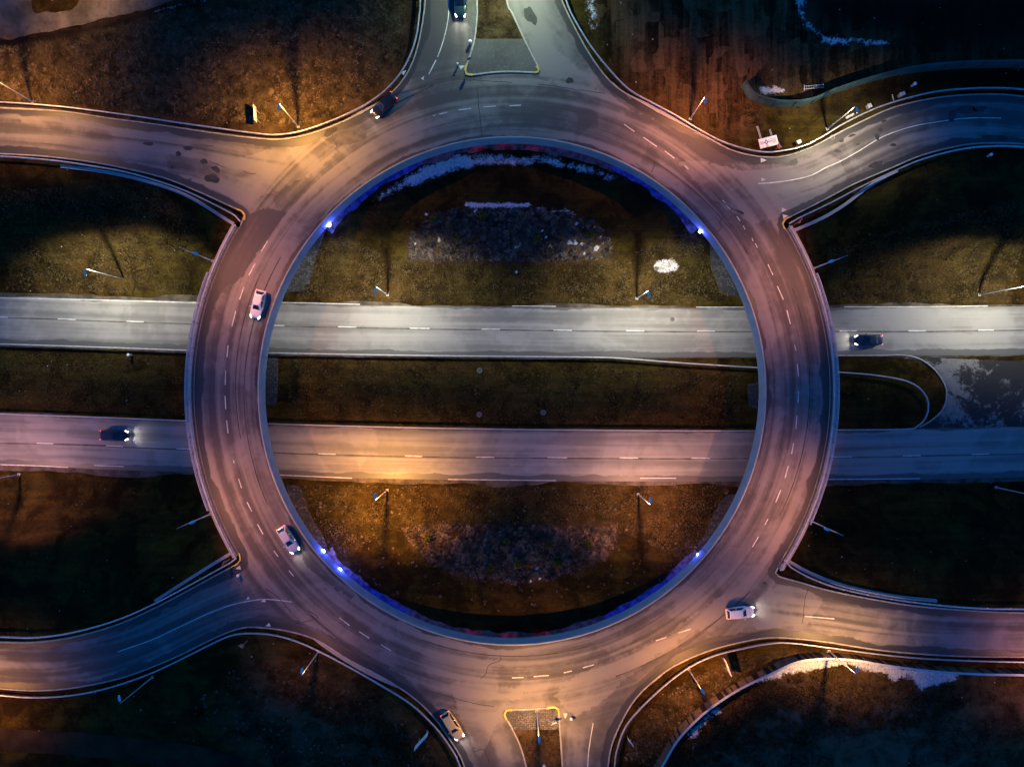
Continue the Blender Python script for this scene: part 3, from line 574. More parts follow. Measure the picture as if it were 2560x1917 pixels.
# tar patches
pv, pf = [], []
def blob(px, py, a, b, rot, z, rough=.25):
    p = P(px, py, z); n = 18; o = len(pv); k = KU
    ph = rng.uniform(0, 6.28, 3)
    for i in range(n):
        t = i / n * 6.28; w_ = 1 + rough * (math.sin(2 * t + ph[0]) * .5 + math.sin(3 * t + ph[1]) * .4 + math.sin(5 * t + ph[2]) * .35)
        ex, ey = a * k * w_ * math.cos(t), b * k * w_ * math.sin(t); c, s = math.cos(R(rot)), math.sin(R(rot))
        pv.append((p[0] + ex * c - ey * s, p[1] + ex * s + ey * c, z + .008))
    pf.append(tuple(range(o, o + n)))
for a in ((371, 360, 15, 4, -5, ), (470, 371, 13, 5, -8), (446, 385, 8, 6, 20), (431, 418, 5, 3, 0), (510, 404, 9, 7, -20), (530, 447, 18, 11, -15), (540, 424, 12, 7, -20), (2201, 325, 6, 5, 20), (2104, 352, 7, 4, 10), (2193, 342, 6, 8, 30), (2233, 363, 8, 4, 10), (2145, 361, 5, 3, 20), (2210, 303, 7, 3, 10), (2130, 339, 10, 3, 15), (2094, 378, 10, 4, -10), (2190, 412, 18, 8, 25), (2415, 275, 30, 9, 5), (2450, 272, 18, 7, 0), (2487, 346, 32, 9, 0), (2380, 290, 10, 14, 0), (1850, 530, 12, 3, -20), (1424, 202, 9, 8, 0), (1326, 40, 12, 26, 25), (2148, 440, 7, 4, 10), (1912, 1457, 5, 4, 0), (826, 330, 20, 8, 25)):
    blob(*a, ZU)
tag(mesh('tar_patches', pv, pf, M['tar']), kind='structure')
rect = tp(1, 0, [(500, 865), (555, 935), (700, 905), (690, 835)])
cr = [tp(1, 0, [(485, 850), (500, 880), (495, 900), (520, 930), (522, 955)]), tp(1, 0, [(900, 610), (1000, 585), (1150, 545)]), tp(1, 0, [(1430, 570), (1440, 680), (1460, 885)]), tp(2, 0, [(170, 545), (330, 568), (600, 605)]), tp(1, 0, [(1155, 517), (1280, 512), (1660, 537)]),
      tp(2, 0, [(1370, 1400), (1345, 1440), (1358, 1470), (1320, 1505)]), tp(2, 0, [(918, 1050), (922, 1080), (900, 1115)]), tp(1, 2, [(1090, 1155), (1250, 1200), (1420, 1245), (1540, 1262)]), tp(3, 2, [(258, 500), (238, 580), (225, 720)]), tp(1, 2, [(250, 730), (400, 690), (330, 640)]),
      tp(1, 2, [(60, 500), (140, 560), (230, 655)]), tp(0, 0, [(1350, 1040), (1400, 1060), (1455, 1080)]), tp(0, 0, [(1575, 1110), (1620, 1125), (1656, 1120)]), tp(1, 2, [(1580, 930), (1590, 960), (1500, 1000), (1490, 1050), (1450, 1085)]), tp(2, 0, [(1300, 1240), (1380, 1320), (1500, 1390)]), tp(1, 2, [(1400, 1560), (1475, 1540), (1505, 1620)])]
strips('asphalt_cracks', [path(s, ZU, .5) + rng.normal(0, .04, (len(path(s, ZU, .5)), 2)) for s in cr], ZU + .007, .10, M['tar'])
sk = []
for r0, a0, a1, d in ((R_IN + 2.0, 150, 205, .4), (R_IN + 3.6, 155, 190, -.3), (R_KERB - 3.0, 20, -25, -.5), (R_KERB - 2.2, -70, -40, 1.2), (R_KERB - 1.6, 120, 100, 2.0), (R_IN + 2.4, 60, 30, .5), (R_IN + 1.6, 250, 290, .3), (R_KERB - 2.6, 228, 246, 1.8)):
    a_ = np.radians(np.linspace(a0, a1, 40)); q_ = r0 + d * np.linspace(0, 1, 40) ** 2; sk.append(np.stack([CX + q_ * np.cos(a_), CY + q_ * np.sin(a_)], 1))
M['skid'] = plain('tyre_marks', (.070, .064, .062), .85, 0, .45, .35, (.15, .138, .130))
strips('tyre_marks', sk, ZU + .003, .16, M['skid'])
for pts in (rect, tp(0, 0, [(0, 772), (137, 778), (135, 797), (0, 795)]), tp(0, 0, [(1230, 935), (1380, 940), (1380, 950), (1300, 948)])):
    o = rough_outline(poly(pts, ZU), .03, .4); v, f = cdt(o, 1.0); f = up(v, f)
    m_ = M.setdefault('patch2', plain('old_asphalt_patch', (.115, .108, .102), .9, 0, .2, 1.0))
    tag(mesh('asphalt_patch', np.c_[v, np.full(len(v), ZU + .004)], f, m_), kind='structure')

# ------------------------------------------------------------------ kerbs, ring bridge
KP = [(-.10, -.3), (.10, -.3), (.10, .10), (.06, .13), (-.10, .13)]
for k in kp: tag(sweep('kerb', kp[k], KP, M['kerbstone'], None, False, ZU), kind='structure')
br = tag(empty('ring_bridge', (CX, CY, 0)), 'circular concrete road bridge carrying the roundabout over the motorway', 'bridge')
def rel(pts): return np.asarray(pts) - np.array([CX, CY])
ci = rel(arc(R_IN, 0, 360, 241)[:-1])
sweep('inner_edge_beam', ci, [(.0, -2.6), (.30, -2.6), (.24, .06), (.20, .10), (.03, .10), (0, .07)], M['concrete_pale'], br, True, ZU)
sweep('deck_slab', rel(arc((R_IN + R_KERB) / 2, 0, 360, 181)[:-1]), [(-(R_KERB - R_IN) / 2 - .1, -1.3), ((R_KERB - R_IN) / 2 - .5, -1.3), ((R_KERB - R_IN) / 2 - .5, -.06), (-(R_KERB - R_IN) / 2 - .1, -.06)], M['concrete'], br, True, ZU)
jm = None
for a_ in (139.4, 40.5, 221.0, 320.2):
    bm = bmesh.new(); box(bm, (0, 0, -1.2), (.05, .06, 2.7)); jm = bmobj('expansion_joint', bm, M['board_dark'], br); jm.location = ((R_IN - .30) * math.cos(R(a_)), (R_IN - .30) * math.sin(R(a_)), ZU); jm.rotation_euler.z = R(a_)
SPE = (-33.6, 30.6); SPW = (149.2, 211.0)
for a0, a1 in (SPE, SPW):
    a = rel(arc(R_KERB + .05, a0, a1, 60)); wd = R_OUT - R_KERB + .12
    sweep('outer_edge_beam', a, [(-wd, -1.5), (0, -1.5), (0, .14), (-wd, .14)], M['concrete'], br, False, ZU)
    sweep('painted_rail_shade', rel(arc(R_KERB + .27, a0, a1, 60)), [(-.16, .143), (.20, .143), (.20, .15), (-.16, .15)], M['rail_shade'], br, False, ZU)  # flat dark strip: guard beam's shadow painted on the edge beam, no drain
    g = rel(arc(R_KERB + .50, a0 - .2, a1 + .2, 70)); sweep('guard_beam', g, [(-.06, .52), (.06, .52), (.02, .66), (.06, .82), (-.06, .82)], M['steel'], br, False, ZU)
    t0, t1 = a0 + 9.5, a1 - 9.5
    t = rel(arc(R_OUT - .02, t0, t1, 60))
    for zz in (1.15, .75): sweep('hand_rail', t, [(-.05, zz), (.05, zz), (.05, zz + .08), (-.05, zz + .08)], M['steel'], br, False, ZU)
    pm = None
    for q in along(g, 4.0, .5) + along(t, 2.6, .2):
        if pm is None:
            bm = bmesh.new(); box(bm, (0, 0, .45), (.09, .09, .86)); pm = bmobj('railing_post', bm, M['steel_dark'], br); o = pm
        else: o = pm.copy(); C.objects.link(o); o.parent = br
        o.location = (q[0], q[1], ZU); o.rotation_euler.z = q[2]
    for aa in np.linspace(a0 + 3, a1 - 3, 4)[1:3]:
        for r0 in (R_IN + 2.2, R_KERB - 2.2):
            bm = bmesh.new(); tube(bm, (0, 0, -.3), (0, 0, ZU - 1.3), .45, .45, 16); o = bmobj('bridge_pier', bm, M['concrete'], br, True)
            o.location = (r0 * math.cos(R(aa)), r0 * math.sin(R(aa)), 0)
for k in wp:
    names = dict(NW='upper left', NE='upper right', SW='lower left', SE='lower right')
    o = sweep('wing_wall', wp[k], [(-.24, -3.2), (.24, -3.2), (.24, 0), (-.24, 0)], M['concrete_pale'], None, False, ZU + .05)
    tag(o, 'narrow concrete wing wall at the %s corner of the ring bridge' % names[k], 'wall', 'wing walls of the bridge')

# ------------------------------------------------------------------ guardrails
def guardrail(pts, zf, label, every=4.0, two=False):
    c = pts[len(pts) // 2]; z0 = float(zf(c[0], c[1])); root = tag(empty('guardrail', (c[0], c[1], z0)), label, 'guardrail', 'steel guardrails along the roads')
    q = pts - c; zz = np.array([float(zf(a[0], a[1])) for a in pts]) - z0
    sweep('rail', q, [(-.09, .50), (.03, .50), (.10, .55), (.02, .64), (.10, .73), (.03, .80), (-.09, .80)], M['steel'], root, False, zz)
    pm = None
    for x_, y_, a in along(q, every, .5):
        z_ = float(zf(x_ + c[0], y_ + c[1])) - z0
        if pm is None:
            bm = bmesh.new(); box(bm, (0, 0, .30), (.10, .07, .95)); pm = bmobj('post', bm, M['steel_dark'], root); o = pm
        else: o = pm.copy(); C.objects.link(o); o.parent = root
        o.location = (x_, y_, z_); o.rotation_euler.z = a
    return root
zu = lambda x_, y_: ZU - .05
gl = dict(NW='galvanised guardrail curving from the left frame edge up beside the northern approach', NE='long wavy guardrail between the brown field and the upper right ramp', E1='guardrail on the lower side of the upper right ramp ending at the bridge corner', E2='guardrail with reflector studs above the lower right ramp',
          SE='guardrail sweeping from the southern approach past the lit grass to the right frame edge', SW='guardrail curving from the southern approach to the lower left frame edge', W1='bluish guardrail on the upper side of the lower left ramp', W2='guardrail on the lower side of the upper left ramp ending at the bridge corner')
for k in gp: guardrail(gp[k], zu, gl[k], 4.0 if k in ('E1', 'E2', 'W1', 'W2') else 5.0)
MED = [(-300, 850), (0, 858), (250, 866), (473, 874), (670, 880), (1000, 886), (1280, 889), (1480, 891), (1560, 894), (1700, 905), (1895, 917), (2000, 922)] + tp(3, 1, [(440, 745), (690, 765), (900, 805), (1000, 880), (1037, 960), (1020, 1050), (960, 1110), (880, 1125), (430, 1130)]) + [(1890, 1079), (1600, 1078), (1280, 1075), (1000, 1070), (665, 1061), (473, 1054), (250, 1045), (0, 1036), (-300, 1022)]
MED = [(x_, y_ - (2 if y_ > 960 else -2)) for x_, y_ in MED]
guardrail(path(MED, .6, 1.0), lambda x_, y_: -.02, 'guardrail looping round the grass median between the two carriageways', 5.0)
mk = path(tp(3, 1, [(425, 644), (700, 643), (880, 641), (980, 665), (1060, 718), (1120, 790), (1155, 870), (1152, 930), (1125, 1000), (1060, 1060), (980, 1108)]), 0, .8)
tag(sweep('kerb', mk, KP, M['kerbstone'], None, False, 0), kind='structure')
# reflector studs on one rail
rs = None
for i, (x_, y_) in enumerate(tp(3, 2, [(265, 428), (340, 460), (490, 508), (645, 541), (800, 570), (955, 592), (1110, 608), (1265, 622), (1420, 627), (1570, 628)])):
    p = P(x_, y_, ZU + .95)
    if rs is None:
        bm = bmesh.new(); tube(bm, (0, 0, -.15), (0, 0, 0), .05, .05, 8); bmesh.ops.create_icosphere(bm, subdivisions=2, radius=.10, matrix=Matrix.Translation((0, 0, .05))); rs = bmobj('reflector_stud', bm, M['signwhite'], None, True); o = rs
    else: o = rs.copy(); C.objects.link(o)
    o.location = tuple(p); tag(o, 'tiny white reflector stud on the guardrail of the lower right ramp', 'reflector', 'reflector studs on the guardrail')

# ------------------------------------------------------------------ traffic islands
def island(name, pts, split, top_mat, low_poly, yel, label):
    o = smooth([P(x_, y_, ZU)[:2] for x_, y_ in pts] + [P(*pts[0], ZU)[:2]], .5)[:-1]
    c = o.mean(0); root = tag(empty(name, (c[0], c[1], ZU)), label, 'traffic island')
    q = o - c
    sweep('kerb_edge', q, [(-.12, -.02), (.12, -.02), (.12, .13), (-.12, .15)], M['kerbstone'], root, True, 0)
    v, f = cdt(q, .8); f = up(v, f)
    ysp = P(0, split, ZU)[1] - c[1]; ctr = v[f].mean(1)
    north = ctr[:, 1] > ysp
    paved = ~north if top_mat == 'low' else north
    for nm, selm, mt in (('paving', paved, low_poly), ('grass_bed', ~paved, M['ground'])):
        us, fi = np.unique(f[selm], return_inverse=True); vv = v[us]
        mesh(nm, np.c_[vv, np.full(len(vv), .10) + (.03 if nm == 'paving' else 0)], fi.reshape(-1, 3), mt, root, False, None if nm == 'paving' else dict(heath=np.full(len(vv), .5)))
    for yy in yel:
        sweep('painted_kerb', path(yy, ZU, .4) - c, [(-.15, -.015), (.15, -.015), (.15, .16), (-.15, .18)], M['yellow'], root, False, 0)
    return root
island('traffic_island', [(1196, -200), (1193, 0), (1193, 40), (1187, 97), (1177, 135), (1165, 170), (1164, 180), (1169, 187), (1180, 188), (1230, 182), (1280, 180), (1335, 182), (1345, 180), (1347, 172), (1335, 148), (1310, 98), (1280, 33), (1266, 0), (1230, -200)], 100, 'low', M['slabs'],
       [[(1168, 160), (1163, 175), (1166, 186), (1182, 188)], [(1341, 166), (1347, 175), (1344, 181), (1335, 183)]], 'tapered traffic island with grey paving and brown grass on the northern approach')
island('traffic_island', [(1262, 1783), (1266, 1775), (1278, 1773), (1330, 1771), (1380, 1767), (1391, 1767), (1396, 1774), (1398, 1800), (1403, 1870), (1406, 1917), (1412, 2060), (1350, 2060), (1316, 1917), (1300, 1862), (1278, 1815), (1264, 1792)], 1819, 'top', M['setts'],
       [[(1266, 1796), (1261, 1784), (1266, 1774), (1280, 1773)], [(1368, 1768), (1388, 1766), (1396, 1772), (1397, 1784)]], 'tapered traffic island with stone setts and a street lamp on the southern approach')
for yy in ([(1972, 543), (1961, 549), (1956, 560), (1961, 572)], [(611, 550), (612, 537), (603, 527), (592, 523)], [(598, 1382), (601, 1400), (594, 1409), (580, 1416)]):
    tag(sweep('kerb', path(yy, ZU, .4), [(-.11, -.2), (.11, -.2), (.11, .14), (-.11, .145)], M['yellow'], None, False, ZU), kind='structure')

# ------------------------------------------------------------------ street lamps
def lamp_light(root, off, az, power, col, tilt, f0, f1, b0, b1, a0, a1, spread):
    """Road lantern: wide along the road (local X), cut off across it (local Y)."""
    l = bpy.data.lights.new('lamp_light', 'SPOT'); l.energy = power; l.color = col; l.spot_size = R(158); l.spot_blend = .35; l.shadow_soft_size = .10
    l.use_nodes = True; t = l.node_tree; em = t.nodes['Emission']
    tc = N(t, 'ShaderNodeTexCoord'); s = N(t, 'ShaderNodeSeparateXYZ'); t.links.new(tc.outputs['Normal'], s.inputs[0])
    z = math_(t, 'MAXIMUM', math_(t, 'ABSOLUTE', s.outputs[2]), .22)
    lat = math_(t, 'DIVIDE', s.outputs[1], z); lon = math_(t, 'DIVIDE', math_(t, 'ABSOLUTE', s.outputs[0]), z)
    cut = math_(t, 'MULTIPLY', ramp(t, lat, f1, f0), ramp(t, math_(t, 'MULTIPLY', lat, -1.0), b1, b0))
    cut = math_(t, 'MULTIPLY_ADD', math_(t, 'MULTIPLY', cut, ramp(t, lon, a1, a0)), .960, .040)
    t.links.new(math_(t, 'MULTIPLY', math_(t, 'POWER', z, -spread), cut), em.inputs['Strength'])
    o = bpy.data.objects.new('lamp_light', l); C.objects.link(o); o.parent = root; o.location = off
    d = Vector((math.cos(az) * tilt, math.sin(az) * tilt, -1)); o.rotation_euler = d.to_track_quat('-Z', 'Y').to_euler(); return o
def street_lamp(px, py, zb, h, az, arm, power, col, label, base=None):
    p = P(px, py, zb) if zb is not None else ground(px, py)
    root = tag(empty('street_lamp', p), label, 'street lamp', 'street lamps along the roads'); az = R(az); d = Vector((math.cos(az), math.sin(az), 0))
    bm = bmesh.new(); tube(bm, (0, 0, -.4), (0, 0, h * .25), .12, .105, 10); tube(bm, (0, 0, h * .25), (0, 0, h), .09, .055, 10); bmobj('pole', bm, M['pole'], root, False)
    bm = bmesh.new(); box(bm, (0, 0, .06), (.45, .45, .16), az, .03); bmobj('base_plate', bm, M['concrete'], root)
    a0 = Vector((0, 0, h - .12)); a1 = d * (arm + .1) + Vector((0, 0, h + .10))
    bm = bmesh.new(); tube(bm, a0, a1, .05, .045, 8); bmobj('arm', bm, M['steel_dark'], root)
    bm = bmesh.new(); c = d * (arm + .48) + Vector((0, 0, h + .13))
    bmesh.ops.create_uvsphere(bm, u_segments=14, v_segments=8, radius=1, matrix=Matrix.Translation(c) @ Matrix.Rotation(az, 4, 'Z') @ Matrix.Diagonal((.52, .20, .10, 1)))
    hd = bmobj('lamp_head', bm, M['lampgrey'], root, True)
    bm = bmesh.new(); box(bm, d * (arm + .55) + Vector((0, 0, h + .045)), (.5, .24, .03), az, .008)
    bmobj('lamp_lens', bm, M['lens'] if power else M['lens_off'], hd)
    if power: lamp_light(root, d * (arm + .55) + Vector((0, 0, h - .03)), az, power, col, *((.30, .40, 1.05, .2, .85, .5, 1.5, .15) if arm > 1 and px > 1280 else (.30, .40, 1.05, .2, .85, .6, 2.0, .3) if arm > 1 else ((.26, .40, 1.12, .35, 2.7, 1.3, 2.7, 1.0) if py < 900 else (.18, .35, 1.15, 1.1, 4.6, .6, 2.7, .35)) if p[2] < 1 else (.10, 1.3, 3.2, .8, 2.5, 1.2, 2.6, .3) if 'northern' in label else (.12, .4, 1.4, .4, 3.1, .7, 3.2, .25) if 'rough grass' in label or 'ploughed' in label or 'edge behind' in label else (.16, .5, 2.2, .4, 2.1, .8, 2.6, .25) if 'southern traffic' in label else (.16, .35, 1.3, .4, 2.1, .5, 2.2, .2)))
    return root
WH = (1, .93, .70); OR = (1, .41, .10); PK = (1, .37, .15); CO = (.80, 1, .64); YE = (1, .44, .08)
KW = 340
for a in (
 (969, 737, .1, 10.4, -90, .25, 10 * KW, WH, 'lit street lamp behind the upper carriageway inside the ring, left of its pair'),
 (1592, 746, .1, 10.4, -90, .25, 10 * KW, WH, 'lit street lamp behind the upper carriageway inside the ring, below the snow patch'),
 (311, 698, .1, 11, -80, .25, 10 * KW, WH, 'long leaning street lamp on green grass left of the ring above the upper carriageway'),
 (2448, 737, .1, 11, -100, .25, 10 * KW, WH, 'street lamp at the right frame edge on the grass above the upper carriageway'),
 (968, 1225, .1, 10.4, 90, .25, 19 * KW, YE, 'bright yellow street lamp below the lower carriageway inside the ring, left of its pair'),
 (1595, 1235, .1, 10.4, 90, .25, 9.5 * KW, (1, .45, .24), 'orange street lamp below the lower carriageway inside the ring, right of its pair'),
 (48, 1186, .1, 11, 90, .25, 7 * KW, (1, .46, .36), 'street lamp at the left frame edge below the lower carriageway'),
 (82, 255, 6.85, 9.5, -80, .25, 9 * KW, (1, .46, .12), 'street lamp at the left frame edge behind the guardrail of the upper left ramp'),
 (746, 317, 6.85, 9.6, -85, .25, 15 * KW, (1, .47, .09), 'orange lit street lamp on rough grass beside the curve of the upper left ramp'),
 (1725, 298, 6.85, 9.0, -95, .25, 8.5 * KW, PK, 'street lamp at the edge of the brown ploughed field'),
 (2068, 323, 6.85, 9.3, -80, .25, 7.5 * KW, (1, .80, .52), 'white lit street lamp on scrubby ground between the roundabout sign and the dark ditch'),
 (533, 653, 7.1, 11.2, -21, 1.9, 8 * KW, PK, 'street lamp with long arm on the upper left outer edge of the bridge'),
 (527, 1284, 7.1, 11.2, 22, 1.9, 8 * KW, PK, 'street lamp with long arm on the lower left outer edge of the bridge'),
 (2034, 671, 7.1, 11.2, 200, 2.0, 8 * KW, PK, 'street lamp with long arm on the upper right outer edge of the bridge'),
 (2024, 1300, 7.1, 11.2, 158, 2.0, 8 * KW, PK, 'street lamp with long arm on the lower right outer edge of the bridge'),
 (796, 1629, 6.85, 9.0, 80, .25, 1.6 * KW, PK, 'dim street lamp beside the guardrail left of the southern approach'),
 (381, 1692, 6.85, 9.0, 100, .25, 0, PK, 'unlit street lamp below the dark blue lower left ramp'),
 (1721, 1671, 6.85, 9.3, 118, .2, 9.5 * KW, OR, 'street lamp on orange lit grass inside the curve of the wooden noise fence'),
 (1342, 1776, 7.1, 10.2, 92, .2, 13 * KW, (1, .47, .13), 'street lamp standing on the southern traffic island'),
 (2072, 1627, 6.85, 8.8, 80, .25, 9.5 * KW, (1, .50, .17), 'street lamp rising through the noise fence over the bright snow bank'),
 (2490, 1218, .1, 11, 100, .25, 0, PK, 'unlit street lamp at the right frame edge below the lower carriageway'),
 (1256, -75, 7.1, 10.2, -90, .2, 10.5 * KW, CO, 'street lamp on the northern traffic island just above the frame'),
 (-60, 1752, 6.85, 9.5, 80, .25, 8 * KW, OR, 'street lamp of the lower left ramp just left of the frame'),
 (2640, 1668, 6.85, 9.5, 95, .25, 5.0 * KW, (1, .36, .22), 'street lamp of the lower right ramp just right of the frame'),
 (210, -70, 6.85, 9.0, 200, .25, 6 * KW, (1, .55, .20), 'street lamp beside the gravel track above the upper left corner'),
): street_lamp(*a)

# ------------------------------------------------------------------ coloured light fittings under the inner edge beam
def led_strip(a0, a1, mat, label):
    r0 = R_IN - .14; c = arc(r0, (a0 + a1) / 2, (a0 + a1) / 2, 1)[0]
    root = tag(empty('light_strip', (c[0], c[1], ZU - 2.70)), label, 'light strip', 'coloured light strips under the bridge edge')
    q = arc(r0, a0, a1, max(6, int((a1 - a0) * 1.2))) - c
    sweep('housing', q, [(-.10, .0), (.10, .0), (.10, .08), (-.10, .08)], M['steel_dark'], root, False, 0)
    sweep('diffuser', q, [(-.07, -.03), (.08, -.03), (.08, .0), (-.07, .0)], mat, root, False, 0)
RED = [(83.5 + 6.6 * k, 86.7 + 6.6 * k, 'led_red', 'red light strip under the bridge edge at the top, number %s from the right' % w_) for k, w_ in enumerate(('one', 'two', 'three'))] + [(259 + 8.2 * k, 262.4 + 8.2 * k, 'led_red', 'red light strip under the bridge edge at the bottom, number %s from the left' % w_) for k, w_ in enumerate(('one', 'two', 'three'))]
for a0, a1, m_, l in RED + [(112, 139, 'led_blue', 'blue light strip under the bridge edge at upper left'), (104, 111.5, 'led_violet', 'violet light strip left of the red ones at the top'), (66, 82.5, 'led_violet', 'violet light strip right of the red ones at the top'), (38, 65.5, 'led_blue', 'blue light strip under the bridge edge at upper right'),
                      (219, 245, 'led_blue', 'blue light strip under the bridge edge at lower left'), (245.5, 257, 'led_violet', 'violet light strip left of the red ones at the bottom'), (281.5, 292, 'led_violet', 'violet light strip right of the red ones at the bottom'), (292.5, 318, 'led_blue', 'blue light strip under the bridge edge at lower right')]:
    led_strip(a0, a1, M[m_], l)
for px, py, s, l in ((822, 562, 1, 'glaring blue floodlight at the upper left inner wall'), (1750, 579, .6, 'small blue floodlight at the upper right inner wall'), (807, 1378, 1, 'glaring blue floodlight at the lower left wall, the upper of two'), (849, 1424, 1, 'glaring blue floodlight at the lower left wall, the lower of two'), (1744, 1386, .35, 'small blue floodlight at the lower right inner wall')):
    p = P(px, py, ZU - 2.2); root = tag(empty('floodlight', p), l, 'floodlight', 'blue floodlights on the inner wall')
    az = math.atan2(CY - p[1], CX - p[0])
    bm = bmesh.new(); box(bm, (-.18 * math.cos(az), -.18 * math.sin(az), -.12), (.30, .34, .22), az, .02); bmobj('housing', bm, M['steel_dark'], root)
    bm = bmesh.new(); bmesh.ops.create_uvsphere(bm, u_segments=14, v_segments=8, radius=.34 * s ** .7, matrix=Matrix.Diagonal((1, 1, .6, 1))); bmobj('lens', bm, M['led_spot'], root, True)
    lt = bpy.data.lights.new('flood_glow', 'POINT'); lt.energy = 100 * s; lt.color = (.02, .05, 1); lt.shadow_soft_size = .15
    o = bpy.data.objects.new('flood_glow', lt); C.objects.link(o); o.parent = root; o.location = (.55 * math.cos(az), .55 * math.sin(az), .25)

M['foot'] = plain('wall_foot_gravel', (.13, .122, .115), .95, 0, .6, 1.2, (.04, .035, .03), .5)
for a0, a1 in ((41, 139), (221, 319)):
    n_ = 140; q0 = arc(R_IN + .35, a0, a1, n_); wv_ = .85 + np.convolve(rng.normal(0, 1, n_ + 8), np.ones(5) / 5, 'same')[4:-4] * .35
    aa_ = np.radians(np.linspace(a0, a1, n_)); q1 = np.stack([CX + (R_IN - wv_) * np.cos(aa_), CY + (R_IN - wv_) * np.sin(aa_)], 1)
    rows = [q0 * (1 - k / 4) + q1 * (k / 4) for k in range(5)]
    v_ = np.vstack([np.c_[q, terrain_z(q[:, 0], q[:, 1]) + .09] for q in rows]); inner_ = np.hypot(v_[:, 0] - CX, v_[:, 1] - CY) > R_IN
    v_[inner_, 2] = terrain_z(*(rows[1].T))[np.arange(len(v_))[inner_] % n_] + .09
    f_ = [(r * n_ + i, r * n_ + i + 1, (r + 1) * n_ + i + 1, (r + 1) * n_ + i)[::-1] for r in range(4) for i in range(n_ - 1)]
    tag(mesh('gravel_strip', v_, f_, M['foot'], None, True), kind='structure')
# ------------------------------------------------------------------ noise fences
def fence(pts, h, mat, label, base_z, nm='noise_fence', panel=4.0, up_off=0.0):
    c = pts[len(pts) // 2]; root = tag(empty(nm, (c[0], c[1], base_z)), label, 'fence'); q = pts - c
    sweep('board_panel', q, [(-.06, -.3), (.06, -.3), (.06, h), (-.06, h)], mat, root, False, 0)
    sweep('top_cap', q, [(-.16, h), (.16, h), (.16, h + .07), (-.16, h + .07)], M['steel'] if mat is M['wood'] else M['teal'], root, False, 0)
    pm = None
    for x_, y_, a in along(q, panel, .3):
        if pm is None:
            bm = bmesh.new(); box(bm, (0, 0, h / 2 - .15), (.20, .36, h + .25)); pm = bmobj('post', bm, M['teal'] if mat is M['teal'] else M['iron'], root); o = pm
        else: o = pm.copy(); C.objects.link(o); o.parent = root
        o.location = (x_, y_, 0); o.rotation_euler.z = a
    return root
NF = tp(2, 2, [(740, 1980), (830, 1780), (930, 1640), (1050, 1440), (1180, 1300), (1300, 1205), (1450, 1110), (1656, 1010)]) + tp(3, 2, [(150, 942), (300, 922), (420, 922), (560, 935), (700, 960), (1000, 998), (1300, 1018), (1656, 1026)]) + [(2800, 1685)]
nf = path(NF, ZU, .8)
fence(nf, 2.3, M['wood'], 'curved wooden noise fence with dark posts beside the snow bank', 6.85, panel=3.2)
bt, bp = None, None
NF2 = tp(2, 0, [(1480, 560), (1540, 640), (1656, 680)]) + tp(3, 0, [(100, 690), (250, 675), (400, 612), (650, 532), (900, 472), (1200, 442), (1450, 436), (1656, 438)]) + [(2800, 185)]
fence(path(NF2, 6.8, .8), 2.2, M['teal'], 'long dark teal noise fence winding along the ditch of the upper right ramp', 6.75, panel=3.0)
# boards and battens give the wooden fence its rhythm
nrt = bpy.data.objects['noise_fence']
bmB = None
c_ = nf[len(nf) // 2]
k_ = 0
for x_, y_, a in along(nf - c_, 1.05, 14):
    k_ += 1
    if k_ > 95: break
    if random.random() < .30: continue
    if bmB is None:
        bm = bmesh.new(); box(bm, (0, .10, 1.15), (.5, .05, 2.25)); bmB = bmobj('batten', bm, M['board_dark'], nrt); o = bmB
    else: o = bmB.copy(); C.objects.link(o); o.parent = nrt
    o.location = (x_, y_, 0); o.rotation_euler.z = a; o.scale.x = random.uniform(.35, 2.0)

